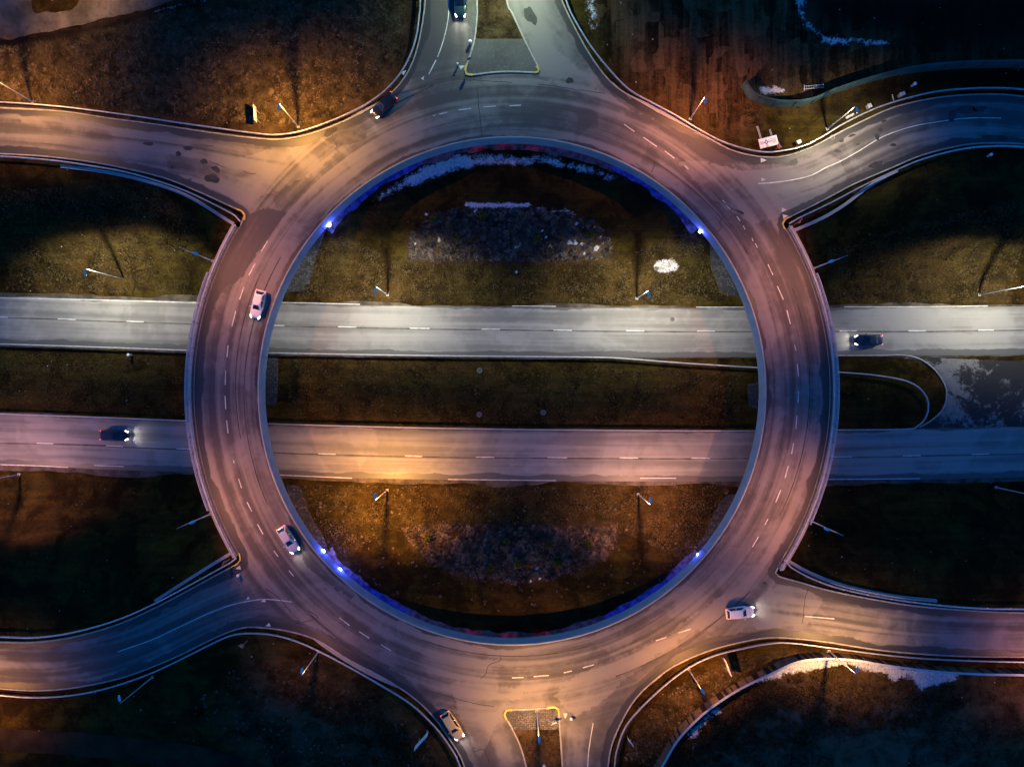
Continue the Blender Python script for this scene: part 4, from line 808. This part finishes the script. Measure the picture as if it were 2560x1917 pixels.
# ------------------------------------------------------------------ vehicles
def loft(bm, rings, close=True):
    vs = [[bm.verts.new(p) for p in r] for r in rings]
    for a, b in zip(vs, vs[1:]):
        n = len(a)
        for i in range(n): bm.faces.new((a[i], a[(i + 1) % n], b[(i + 1) % n], b[i]))
    if close: bm.faces.new(vs[0][::-1]); bm.faces.new(vs[-1])
    return vs
def car(px, py, z, rz, L, W, H, paint, label, style='hatch', lamp=1.0, tail_on=True):
    p = P(px, py, z + .7); root = tag(empty('car', (p[0], p[1], z), R(rz)), label, 'car', 'cars on the roads')
    hl = L / 2
    st = [(-1, .62, .45, .80), (-.97, .80, .34, .93), (-.86, .90, .26, .97), (-.6, .97, .22, .985), (-.25, 1, .2, .97), (.15, 1, .2, .95), (.42, .99, .2, .93), (.70, .96, .22, .86), (.88, .88, .26, .78), (.97, .76, .34, .68), (1, .58, .42, .60)]
    rings = []
    for sx, sw, zb, zt in st:
        wy = W / 2 * sw; x_ = sx * hl
        half = [(.30, zb), (.90, zb + .02), (1.0, zb + .18), (1.0, zt - .22), (.965, zt - .06), (.86, zt), (.45, zt + .025)]
        rings.append([(x_, wy * a, b) for a, b in half] + [(x_, -wy * a, b) for a, b in half[::-1]])
    bm = bmesh.new(); loft(bm, rings); bmobj('body', bm, paint, root, True)
    rb, rt, fb, ft = {'hatch': (-.92, -.66, .44, .10), 'sedan': (-.70, -.42, .42, .08), 'wagon': (-.95, -.80, .44, .12), 'suv': (-.94, -.78, .40, .10)}[style]
    zb = .94
    def ring(x0, x1, wy, z_, cr):
        return [(x0 * hl, wy - cr, z_), (x0 * hl + cr, wy, z_), (x1 * hl - cr * 2, wy, z_), (x1 * hl, wy - cr * 2.2, z_), (x1 * hl, -wy + cr * 2.2, z_), (x1 * hl - cr * 2, -wy, z_), (x0 * hl + cr, -wy, z_), (x0 * hl, -wy + cr, z_)]
    wb, wt = W / 2 * .92, W / 2 * .70
    r0, r1 = ring(rb, fb, wb, zb - .04, .10), ring(rt, ft, wt, H - .05, .10)
    r2 = [(q[0] * .97 + (rt + ft) / 2 * hl * .03, q[1] * .93, H - .005) for q in r1]; r3 = [(q[0] * .7 + (rt + ft) / 2 * hl * .3, q[1] * .5, H + .015) for q in r1]
    bm = bmesh.new(); loft(bm, [r0, r1, r2, r3]); bmobj('roof', bm, paint, root, False)
    def pane(nm, c4, out):
        c4 = [Vector(q) for q in c4]; m_ = sum(c4, Vector()) / 4; n_ = (c4[1] - c4[0]).cross(c4[3] - c4[0]).normalized()
        if n_.dot(Vector(out)) < 0: n_ = -n_
        bm = bmesh.new(); a = [m_ + (q - m_) * .90 + n_ * .012 for q in c4]; b = [q - n_ * .03 for q in a]
        loft(bm, [a, b]); bmobj(nm, bm, M['glass'], root)
    V_ = lambda q: Vector(q)
    pane('windscreen', (r0[3], r0[4], r1[4], r1[3]), (1, 0, .5)); pane('rear_window', (r0[0], r0[7], r1[7], r1[0]), (-1, 0, .5))
    for a, b, s in ((1, 2, 1), (6, 5, -1)):
        A0, B0, A1, B1 = map(Vector, (r0[a], r0[b], r1[a], r1[b])); md0 = A0.lerp(B0, .5); md1 = A1.lerp(B1, .5)
        pane('side_window', (A0, md0, md1, A1), (0, s, .3)); pane('side_window', (md0, B0, B1, md1), (0, s, .3))
    for sx in (-.60, .62):
        for s in (-1, 1):
            bm = bmesh.new(); tube(bm, (sx * hl, s * (W / 2 - .22), .33), (sx * hl, s * (W / 2 + .005), .33), .33, .33, 18); wh = bmobj('wheel', bm, M['rubber'], root)
            bm = bmesh.new(); tube(bm, (sx * hl, s * (W / 2 - .05), .33), (sx * hl, s * (W / 2 + .015), .33), .21, .19, 12); bmobj('rim', bm, M['rim'], wh)
    for s in (-1, 1):
        bm = bmesh.new(); bmesh.ops.create_uvsphere(bm, u_segments=12, v_segments=8, radius=1, matrix=Matrix.Translation((hl * .885, s * W * .355, .685)) @ Matrix.Rotation(-s * .25, 4, 'Z') @ Matrix.Rotation(R(12), 4, 'Y') @ Matrix.Diagonal((.38, .135, .085, 1))); bmobj('headlight', bm, M['head'], root, True)
        bm = bmesh.new(); box(bm, (-hl * .945, s * W * .36, .84), (.24, .26, .13), s * .25, .04); bmobj('taillight', bm, M['tail'] if tail_on else M['signred'], root)
        bm = bmesh.new(); box(bm, (fb * hl - .35, s * (W / 2 + .09), 1.0), (.12, .20, .13), 0, .03); bmobj('wing_mirror', bm, paint, root)
        if lamp:
            l = bpy.data.lights.new('beam', 'SPOT'); l.energy = 75 * lamp; l.color = (1, .93, .80); l.spot_size = R(115); l.spot_blend = 1; l.shadow_soft_size = .08
            o = bpy.data.objects.new('beam', l); C.objects.link(o); o.parent = root; o.location = (hl + .06, s * W * .33, .66); o.rotation_euler = Vector((1, s * .03, -.06)).to_track_quat('-Z', 'Y').to_euler()
    for sx, nm in ((1.0, 'number_plate'), (-1.0, 'number_plate')):
        bm = bmesh.new(); box(bm, (sx * hl * 1.003, 0, .52), (.03, .5, .11)); bmobj(nm, bm, M['plastic'], root)
    bm = bmesh.new(); box(bm, (hl * .985, 0, .56), (.06, W * .42, .13), 0, .02); bmobj('grille', bm, M['rubber'], root)
    return root
cw = car_paint('white_car_paint', (.80, .80, .80)); cs = car_paint('silver_car_paint', (.66, .66, .68), .25); cb = car_paint('black_car_paint', (.012, .013, .018))
cn = car_paint('navy_car_paint', (.010, .018, .050)); ct = car_paint('teal_car_paint', (.010, .035, .045)); cg = car_paint('grey_car_paint', (.74, .56, .25), .25, .24)
car(645, 760, ZU, -104, 4.4, 1.82, 1.48, cw, 'white hatchback heading down the left side of the ring', 'hatch', .25)
car(720, 1348, ZU, -58, 4.5, 1.82, 1.46, cs, 'pale silver car heading down near the two blue floodlights', 'hatch', .8)
car(960, 263, ZU, -136, 4.4, 1.84, 1.55, cb, 'black car leaving the ring toward the upper left ramp', 'wagon', .8)
car(1151, 4, ZU, -90, 4.7, 1.92, 1.65, ct, 'dark teal car with headlights on coming down the northern approach', 'suv', 1.6)
car(285, 1088, 0, -1, 4.5, 1.84, 1.48, cn, 'dark blue car on the lower carriageway driving right', 'wagon', 1.1)
car(2172, 850, 0, 181, 4.5, 1.84, 1.46, cn, 'dark blue car on the upper carriageway driving left', 'sedan', 1.1)
car(1131, 1813, ZU, -58, 4.7, 1.84, 1.50, cg, 'golden grey estate car leaving the ring by the southern approach', 'wagon', .9)
car(1850, 1531, ZU, 5, 4.4, 1.80, 1.46, cw, 'white car entering the lower right ramp with red tail lights', 'wagon', 1.2)

# ------------------------------------------------------------------ signs and small things
def on_ground(px, py, z): return P(px, py, z)
# big direction sign leaning back on its posts
p0 = P(1919, 357, 7.2); sg = tag(empty('direction_sign', p0, R(14.3)), 'large white direction sign with blue roundabout diagram lying beside the guardrail', 'sign')
bm = bmesh.new(); box(bm, (0, 0, .35), (2.95, 1.5, .06), 0, .01); bmobj('panel', bm, M['signwhite'], sg)
bm = bmesh.new()
ring_o = [(-.33 + .26 * math.cos(t), .02 + .26 * math.sin(t)) for t in np.linspace(0, 6.283, 25)[:-1]]; ring_i = [(-.33 + .15 * math.cos(t), .02 + .15 * math.sin(t)) for t in np.linspace(0, 6.283, 25)[:-1]]
vo = [bm.verts.new((x_, y_, .39)) for x_, y_ in ring_o]; vi = [bm.verts.new((x_, y_, .39)) for x_, y_ in ring_i]
for i in range(24): bm.faces.new((vo[i], vo[(i + 1) % 24], vi[(i + 1) % 24], vi[i]))
box(bm, (.30, .02, .388), (.80, .08, .01)); box(bm, (-.72, .02, .388), (.30, .09, .01)); box(bm, (-.33, .36, .388), (.09, .22, .01)); box(bm, (-.33, -.36, .388), (.10, .28, .01))
bmobj('roundabout_symbol', bm, M['signblue'], sg)
for x_, y_ in ((-1.08, -.05), (.98, .06), (-.30, -.62)):
    bm = bmesh.new(); box(bm, (x_, y_, .388), (.42, .20, .012)); bmobj('route_plate', bm, M['signyellow'], sg)
bm = bmesh.new()
for x_, y_, wd in ((-1.08, .22, .5), (.80, .33, .85), (.95, -.18, .55), (.95, -.35, .5), (.42, -.22, .16), (.05, .28, .10)):
    n_ = max(2, int(wd / .075))
    for i in range(n_):
        if random.random() < .88: box(bm, (x_ - wd / 2 + (i + .5) * wd / n_, y_ + random.uniform(-.01, .01), .386), (wd / n_ * .62, random.choice((.06, .085, .10)), .008))
bmobj('lettering', bm, M['signblue'], sg)
for x_, ln in ((-.98, 2.1), (.78, 1.15)):
    bm = bmesh.new()
    for s in (-.09, .09): tube(bm, (x_ + s, .55, .30), (x_ + s, .75 + ln, .10), .04, .04, 8)
    for k in range(int(ln / .35) + 1): tube(bm, (x_ - .09, .75 + k * .35, .28 - k * .03), (x_ + .09, .75 + min(ln, (k + .6) * .35), .26 - k * .03), .015, .015, 6)
    bmobj('lattice_post', bm, M['steel'], sg)
def sign_post(px, py, z, h, az, shape, label, plate_mat='signred'):
    p = P(px, py, z); root = tag(empty('traffic_sign', p, R(az)), label, 'sign')
    bm = bmesh.new(); tube(bm, (0, 0, -.3), (0, 0, h), .035, .035, 8); bmobj('post', bm, M['steel'], root)
    if 'd' in shape:
        bm = bmesh.new(); tube(bm, (.05, 0, h - .35), (.08, 0, h - .35), .36, .36, 20); bmobj('round_plate', bm, M[plate_mat], root)
    if 't' in shape:
        bm = bmesh.new(); q = [(.05, .48, h + .32), (.05, -.48, h + .32), (.05, 0, h - .46)]; loft(bm, [q, [(a + .03, b, c) for a, b, c in q]]); tr = bmobj('triangle_plate', bm, M['signwhite'], root)
        bm = bmesh.new()
        for i in range(3): tube(bm, (.085, q[i][1] * .86, h + .06 + (q[i][2] - h - .06) * .86), (.085, q[(i + 1) % 3][1] * .86, h + .06 + (q[(i + 1) % 3][2] - h - .06) * .86), .05, .05, 4)
        bmobj('red_border', bm, M['signred'], tr)
    if 'b' in shape:
        bm = bmesh.new(); box(bm, (.06, 0, h - .5), (.03, 2.2 if 'w' in shape else .7, .95), 0, .01); bmobj('panel', bm, M['signwhite'], root)
    return root
sign_post(1985, 562, ZU - .1, 2.6, 150, 'dt', 'yield sign with an orange disc in the strip at the upper right bridge corner', 'signorange')
sign_post(575, 1397, ZU - .1, 2.6, -30, 'dt', 'yield sign with an orange disc in the strip at the lower left bridge corner', 'signorange')
sign_post(618, 1601, ZU - .1, 2.5, 60, 'dt', 'yield sign with an orange disc outside the lower left guardrail', 'signorange')
sign_post(1940, 373, ZU - .1, 1.6, 215, 'dt', 'orange and white sign beside the big roundabout sign', 'signorange')
sign_post(1383, 1790, ZU + .1, 2.0, -70, 'dt', 'small grey sign on the cobbled end of the southern island', 'plastic')
sign_post(1174, 160, ZU + .1, 2.2, -60, 'd', 'small blue round sign on the paved end of the northern island', 'signblue')
def back_sign(px, py, rz, ln, hh, label):
    p = P(px, py, ZU); root = tag(empty('direction_sign', p, R(rz)), label, 'sign')
    bm = bmesh.new(); box(bm, (0, 0, 1.2 + hh / 2), (ln, .06, hh), 0, .01); bmobj('panel', bm, M['signwhite'], root)
    for s in (-1, 1):
        bm = bmesh.new(); tube(bm, (s * ln * .3, -.08, -.3), (s * ln * .3, -.08, 1.1 + hh), .05, .05, 8); bmobj('post', bm, M['steel'], root)
    return root
back_sign(648, 295, 93, 2.4, 1.2, 'white sign panel seen from its edge on orange grass at upper left')
back_sign(1057, 1836, 48, 3.0, 1.5, 'white sign panel seen edge on in dark scrub left of the southern approach')
back_sign(1810, 1655, -70, 2.6, 1.3, 'thin white sign panel seen edge on between lower right ramp and noise fence')
back_sign(1573, 1843, -50, 1.2, .8, 'small pale sign panel right of the southern approach')
def cabinet(px, py, rz, s, label, z=6.9):
    p = P(px, py, z); root = tag(empty('cabinet', p, R(rz)), label, 'cabinet')
    bm = bmesh.new(); box(bm, (0, 0, s[2] / 2), s, 0, .03); bd = bmobj('body', bm, M['steel_dark'], root)
    bm = bmesh.new(); box(bm, (0, 0, s[2] + .03), (s[0] + .1, s[1] + .1, .06), 0, .02); bmobj('lid', bm, M['plastic'], root)
    bm = bmesh.new(); box(bm, (0, -s[1] / 2 - .015, s[2] / 2), (s[0] * .8, .03, s[2] * .8)); dr = bmobj('door', bm, M['plastic'], root)
    bm = bmesh.new(); box(bm, (s[0] * .3, -s[1] / 2 - .045, s[2] / 2), (.04, .03, .14)); bmobj('handle', bm, M['steel_dark'], dr)
    return root
cabinet(1994, 358, 20, (.6, .5, .6), 'small white utility box beside the guardrail right of the roundabout sign')
cabinet(2169, 269, 25, (.55, .55, .7), 'pale square utility box right of the lamp near the dark ditch')
cabinet(2249, 240, 20, (.75, .45, .8), 'oval topped white cabinet above the upper right guardrail')
def plank(px, py, rz, L_, W_, label, z=6.9, mat='plastic'):
    bm = bmesh.new(); box(bm, (0, 0, .08), (L_, W_, .12), 0, .02); box(bm, (L_ * .3, 0, .02), (.1, W_ * 1.1, .06)); box(bm, (-L_ * .3, 0, .02), (.1, W_ * 1.1, .06))
    o = bmobj('plank', bm, M[mat]); o.location = tuple(P(px, py, z)); o.rotation_euler.z = R(rz); return tag(o, label, 'plank')
plank(2124, 291, 27, 1.4, .35, 'pale plank lying by the foot of the white lit lamp')
plank(2232, 245, -75, 1.0, .12, 'thin white bar standing left of the oval topped cabinet')
# bollards and caps
def bollard(px, py, z, label, r=.16, h=.9):
    root = tag(empty('bollard', P(px, py, z)), label, 'bollard')
    bm = bmesh.new(); tube(bm, (0, 0, -.1), (0, 0, h), r * .8, r, 12); bmobj('shaft', bm, M['plastic'], root)
    bm = bmesh.new(); bmesh.ops.create_uvsphere(bm, u_segments=14, v_segments=8, radius=r * 1.25, matrix=Matrix.Translation((0, 0, h)) @ Matrix.Diagonal((1, 1, .6, 1))); bmobj('cap', bm, M['signwhite'], root, True)
bollard(1176, 111, ZU, 'white round capped bollard left of the northern island', .24)
bollard(1145, 166, ZU, 'tiny white bollard at the tip of the northern island', .14)
bollard(1427, 1790, ZU, 'white bollard right of the southern island', .18)
bollard(1360, 1913, ZU + .1, 'pale round bollard on the grass of the southern island', .32)
bollard(600, 1435, ZU, 'white bollard on the road at the lower left bridge corner', .2)
bollard(1291, 682, 1.2, 'small white marker post on grass below the snowy bush bed', .17)
bollard(328, 888, .1, 'pale marker post in the median left of the ring', .22)
bollard(2280, 215, 6.9, 'white marker post in the ditch by the upper right ramp', .22)
bollard(2469, 391, 6.9, 'faint marker post below the upper right ramp', .2)
# chamber covers
def cover(px, py, z, r, label):
    root = tag(empty('manhole_cover', P(px, py, z)), label, 'manhole cover')
    bm = bmesh.new(); tube(bm, (0, 0, .002), (0, 0, .014), r, r, 24); bmobj('frame', bm, M['frame'], root)
    bm = bmesh.new(); tube(bm, (0, 0, .016), (0, 0, .024), r * .72, r * .72, 24); bmobj('lid', bm, M['iron'], root)
cover(1681, 798, .004, .42, 'round iron manhole cover on the bright upper carriageway')
p = ground(1642, 670); cover(1642, 670, p[2] + .04, .45, 'dark chamber cover in the white snow patch inside the ring')
cover(2081, 356 - 12, ZU + .004, .4, 'dark manhole cover on the upper right ramp')
for px, py, l in ((1199, 926, 'pale drain cover in the upper half of the inner median'), (1198, 1036, 'pale drain cover in the lower half of the inner median, left'), (1358, 1031, 'pale drain cover in the lower half of the inner median, right')):
    cover(px, py, .02, .45, l)
# ladder like gate beside the field
p = P(2034, 219, 6.9); lad = tag(empty('metal_gate', p, R(5)), 'small blue lit ladder like gate in front of the dark field', 'gate')
for yy, zz in ((.22, .25), (-.22, .2)):
    bm = bmesh.new(); tube(bm, (-1.55, yy, zz), (1.55, yy, zz), .03, .03, 6); bmobj('rail', bm, M['lampgrey'], lad)
for i in range(12):
    bm = bmesh.new(); tube(bm, (-1.5 + i * .27, -.22, .2), (-1.5 + i * .27, .22, .25), .018, .018, 6); bmobj('bar', bm, M['lampgrey'], lad)
bm = bmesh.new(); tube(bm, (-1.58, -.5, .1), (-1.58, .5, .35), .035, .035, 6); bmobj('post', bm, M['lampgrey'], lad)

# ------------------------------------------------------------------ planting
def leaf_mass(name, pts, mat, lift=0.0, seed=0):
    """pts: list of (x, y, z, r, h, n) clumps, built as many small leaf faces."""
    g = np.random.default_rng(seed); V, Fs = [], []; b = 0
    for x_, y_, z_, r_, h_, n in pts:
        d = g.normal(size=(n, 3)); d /= np.linalg.norm(d, axis=1)[:, None]; rad = g.uniform(.35, 1.05, n) ** .6
        c = np.stack([x_ + d[:, 0] * r_ * rad, y_ + d[:, 1] * r_ * rad, z_ + np.abs(d[:, 2]) * h_ * rad], 1)
        s = g.uniform(.03, .085, n)[:, None]
        u = g.normal(size=(n, 3)); u /= np.linalg.norm(u, axis=1)[:, None]; w_ = np.cross(u, g.normal(size=(n, 3))); w_ /= np.linalg.norm(w_, axis=1)[:, None]
        q = np.stack([c - u * s * 3, c + w_ * s, c + u * s * 3, c - w_ * s], 1).reshape(-1, 3)
        V.append(q); Fs.append(np.arange(b, b + 4 * n).reshape(-1, 4)); b += 4 * n
    V = np.vstack(V); Fs = np.vstack(Fs); me = bpy.data.meshes.new(name)
    me.vertices.add(len(V)); me.vertices.foreach_set('co', V.astype(np.float32).ravel()); me.loops.add(Fs.size); me.loops.foreach_set('vertex_index', Fs.astype(np.int32).ravel())
    me.polygons.add(len(Fs)); me.polygons.foreach_set('loop_start', np.arange(0, Fs.size, 4, dtype=np.int32)); me.update(calc_edges=True); me.materials.append(mat)
    o = bpy.data.objects.new(name, me); C.objects.link(o); return tag(o, kind='stuff')
def fill(pts_px, z, n, seed, rmin=.35, rmax=.9, leaves=60, avoid_snow=True, hfac=.8):
    g = np.random.default_rng(seed); o = poly(pts_px, z); lo, hi = o.min(0), o.max(0); out = []
    q = g.uniform(lo, hi, (n * 3, 2)); k = inside(q[:, 0], q[:, 1], o); q = q[k][:n]; zz = terrain_z(q[:, 0], q[:, 1])
    for (x_, y_), z_ in zip(q, zz):
        r_ = g.uniform(rmin, rmax)
        if snow[np.searchsorted(ys, y_) - 1, np.searchsorted(xs, x_) - 1] > .42 and g.random() < .88: continue
        if any(math.hypot(x_ - a, y_ - b) < c_ + r_ * .75 for a, b, c_ in SPOTS): continue
        out.append((x_, y_, z_, r_, r_ * hfac, int(leaves * r_ / .6)))
    return out
BED_N = [(1013, 640), (1017, 608), (1030, 570), (1062, 542), (1110, 525), (1180, 520), (1300, 520), (1420, 532), (1480, 548), (1515, 575), (1532, 610), (1532, 636), (1480, 641), (1340, 644), (1200, 641), (1080, 643)]
BED_S = [(1005, 1322), (1100, 1318), (1250, 1322), (1400, 1322), (1548, 1322), (1540, 1360), (1510, 1395), (1450, 1425), (1380, 1445), (1290, 1453), (1210, 1447), (1130, 1430), (1070, 1400), (1030, 1365)]
M['bed_warm'] = plain('bush_twigs_warm', (.19, .135, .095), .9, 0, .5, .5); M['bed_dark'] = plain('bush_twigs_dark', (.075, .066, .062), .9, 0, .5, .5); M['bed_brown'] = plain('bush_twigs_brown', (.16, .11, .075), .9, 0, .5, .5)
for bp_, z_, sd in ((BED_N, 3.2, 1), (BED_S, 3.0, 2)):
    leaf_mass('bush_bed', fill(bp_, z_, 520, sd, .2, .62, leaves=60, hfac=.65), M['bed'] if sd == 1 else M['bed_warm'], seed=sd)
    leaf_mass('bush_bed', fill(bp_, z_, 420, sd + 10, .2, .55, leaves=60, hfac=.55), M['bed_dark'], seed=sd + 10)
    leaf_mass('bush_bed', fill(bp_, z_, 300, sd + 20, .15, .5, leaves=50, hfac=.6), M['bed_brown'], seed=sd + 20)
bush = []
for i, (px, py, l) in enumerate(((1083, 548, 'yellow green bush at the upper left end of the snowy bed'), (1207, 541, 'green bush in the upper middle of the snowy bed'), (1143, 594, 'yellow green bush left of centre in the snowy bed'), (1341, 597, 'small green bush right of centre in the snowy bed'), (1476, 587, 'dark green bush at the right end of the snowy bed'),
                                (1070, 1343, 'yellow green bush at the left end of the lower bed'), (1266, 1353, 'small yellow bush near the top of the lower bed'), (1224, 1415, 'yellow bush low in the lower bed, left of the other'), (1293, 1407, 'yellow green bush low in the lower bed, near the snow bits'), (1370, 1362, 'wide olive bush right of centre in the lower bed'), (1394, 1410, 'olive bush at the lower right of the bed'), (1468, 1358, 'small green bush at the right end of the lower bed'))):
    p = ground(px, py); root = tag(empty('bush', p), l, 'bush', 'green bushes in the planting beds')
    o = leaf_mass('foliage', [(0, 0, .15, .7, .9, 150), (.25, .2, .1, .45, .6, 70)], M['bed_green'], seed=50 + i); o.parent = root; del o['kind']
    bm = bmesh.new()
    for k in range(4): tube(bm, (0, 0, -.1), (.25 * math.cos(k * 1.6), .25 * math.sin(k * 1.6), .6), .025, .01, 5)
    bmobj('stem', bm, M['wood'], root)
SCR = tp(3, 2, [(-260, 1300), (0, 1115), (250, 1055), (430, 1030), (700, 1060), (930, 1110), (1000, 1180), (1230, 1120), (1300, 1250), (1000, 1400), (500, 1450), (100, 1560), (-300, 1560)])
leaf_mass('scrub', fill(SCR, 6.9, 420, 3, .25, .8, 45, hfac=.5), M['scrub'], seed=3)
leaf_mass('scrub', fill(tp(2, 2, [(1290, 1260), (1180, 1420), (1060, 1640), (1300, 1640), (1500, 1400), (1650, 1150), (1560, 1130)]), 6.9, 160, 4, .3, .8, 45, hfac=.5), M['scrub'], seed=4)
leaf_mass('scrub', fill(tp(1, 2, [(60, 980), (330, 1060), (560, 1200), (800, 1330), (1000, 1480), (1100, 1650), (700, 1650), (500, 1400), (150, 1200), (0, 1100)]), 6.9, 260, 5, .3, .8, 45, hfac=.5), M['scrub'], seed=5)
leaf_mass('scrub', fill(tp(2, 0, [(1430, 620), (1500, 560), (1600, 700), (1640, 800), (1560, 830), (1440, 760)]) , 6.9, 40, 6, .3, .6, 45, hfac=.5), M['scrub'], seed=6)
# dry grass tufts on the lit verges and slopes
def tufts(name, polys, col_lo, col_hi, seed):
    g = np.random.default_rng(seed); V = []; 
    for pts, z, n, h in polys:
        o = poly(pts, z); lo, hi = o.min(0), o.max(0); q = g.uniform(lo, hi, (n * 4, 2)); q = q[inside(q[:, 0], q[:, 1], o)][:n]
        ok = np.hypot(q[:, 0] - CX, q[:, 1] - CY); q = q[(ok < R_IN - .6) | (ok > R_OUT + .2)]
        zz = terrain_z(q[:, 0], q[:, 1]); m_ = len(q)
        for k in range(3):
            a = g.uniform(0, 6.283, m_); ln = h * g.uniform(.5, 1.4, m_); wd = g.uniform(.02, .05, m_)
            dx, dy = np.cos(a), np.sin(a); b0 = np.stack([q[:, 0] - dy * wd, q[:, 1] + dx * wd, zz - .02], 1); b1 = np.stack([q[:, 0] + dy * wd, q[:, 1] - dx * wd, zz - .02], 1)
            tp_ = np.stack([q[:, 0] + dx * ln * .8, q[:, 1] + dy * ln * .8, zz + ln * .6], 1); V.append(np.stack([b0, b1, tp_], 1).reshape(-1, 3))
    V = np.vstack(V); n = len(V) // 3; me = bpy.data.meshes.new(name); me.vertices.add(len(V)); me.vertices.foreach_set('co', V.astype(np.float32).ravel())
    me.loops.add(len(V)); me.loops.foreach_set('vertex_index', np.arange(len(V), dtype=np.int32)); me.polygons.add(n); me.polygons.foreach_set('loop_start', np.arange(0, len(V), 3, dtype=np.int32)); me.update(calc_edges=True)
    m_, t, b = newmat(name + '_blades'); p = geopos(t); t.links.new(mixc(t, ramp(t, noise(t, p, .6, 4, .6), .35, .65), col_lo, col_hi), b.inputs['Base Color']); b.inputs['Roughness'].default_value = .9; b.inputs['Specular IOR Level'].default_value = .1
    me.materials.append(m_); o = bpy.data.objects.new(name, me); C.objects.link(o); return tag(o, kind='stuff')
tufts('dry_grass', [([(-100, 130), (150, 105), (420, 30), (900, -30), (1000, 0), (1000, 130), (940, 200), (830, 290), (740, 318), (520, 300), (250, 265), (-100, 245)], 6.9, 26000, .55),
                    ([(720, 720), (780, 560), (1000, 650), (1540, 650), (1750, 560), (1820, 700), (1850, 755), (1280, 755), (700, 745)], 1.5, 14000, .22),
                    ([(740, 1215), (1280, 1220), (1830, 1215), (1800, 1300), (1720, 1400), (1560, 1330), (1000, 1310), (840, 1400), (760, 1330)], 1.5, 15000, .22),
                    ([(720, 895), (1850, 930), (1850, 1065), (720, 1050)], 0, 12000, .18), ([(0, 880), (470, 895), (470, 1040), (0, 1020)], 0, 5000, .18),
                    ([(1560, 1900), (1580, 1830), (1680, 1720), (1800, 1660), (1980, 1625), (1980, 1630), (1840, 1690), (1700, 1810), (1640, 1917)], 6.9, 6000, .25),
                    ([(0, 500), (400, 470), (520, 560), (440, 730), (0, 720)], 3, 9000, .25), ([(2060, 620), (2560, 500), (2560, 750), (2100, 750)], 3, 9000, .25)],
      (.035, .026, .012), (.13, .095, .045), 21)
M['tussock'] = plain('pale_tussock', (.19, .135, .085), .95, 0, .4, .4); M['weed'] = plain('olive_weed', (.075, .065, .018), .95, 0, .5, .4)
leaf_mass('grass_tussocks', fill([(-60, 130), (150, 110), (420, 40), (900, -20), (1000, 20), (990, 130), (930, 210), (820, 290), (740, 315), (520, 296), (250, 262), (-60, 245)], 6.9, 1500, 31, .15, .5, 40, hfac=.6), M['tussock'], seed=31)
for i_, q_ in enumerate(([(720, 720), (790, 560), (1000, 655), (1540, 655), (1750, 570), (1820, 700), (1850, 755), (1280, 755), (700, 745)], [(720, 1215), (1280, 1215), (1840, 1215), (1800, 1310), (1720, 1420), (1560, 1480), (1280, 1530), (980, 1480), (820, 1380)], [(60, 480), (330, 520), (500, 580), (450, 730), (0, 725)], [(2060, 600), (2560, 520), (2560, 755), (2100, 755)], [(720, 900), (1850, 935), (1850, 1065), (720, 1050)], [(1560, 1900), (1590, 1830), (1690, 1720), (1810, 1655), (1960, 1625), (1840, 1690), (1700, 1810), (1640, 1917)], [(640, 1640), (800, 1680), (960, 1760), (1080, 1860), (1100, 1917), (700, 1917), (450, 1760)])):
    leaf_mass('weeds', fill(q_, 1.5 if i_ < 5 else 6.9, 240, 40 + i_, .08, .28, 40, hfac=.7), M['weed'] if i_ in (0, 2, 3, 4) else M['bed_brown'], seed=40 + i_)
# pale grit and litter
g = np.random.default_rng(5); bm = bmesh.new()
for k in range(420):
    q = g.uniform((-84, -62), (84, 62)); r_ = math.hypot(q[0] - CX, q[1] - CY)
    if (R_IN - 1 < r_ < R_OUT + 1) or inside(np.array([q[0]]), np.array([q[1]]), OUT)[0] or abs(abs(q[1] + .9) - 9.6) < 4.6: continue
    z_ = float(terrain_z(np.array([q[0]]), np.array([q[1]]))[0]); s = g.uniform(.05, .13)
    bmesh.ops.create_icosphere(bm, subdivisions=1, radius=s, matrix=Matrix.Translation((q[0], q[1], z_ + s * .4)) @ Matrix.Rotation(g.uniform(0, 6), 4, 'Z') @ Matrix.Diagonal((1, g.uniform(.5, 1), .6, 1)))
tag(bmobj('scattered_stones', bm, M['stone']), kind='stuff')
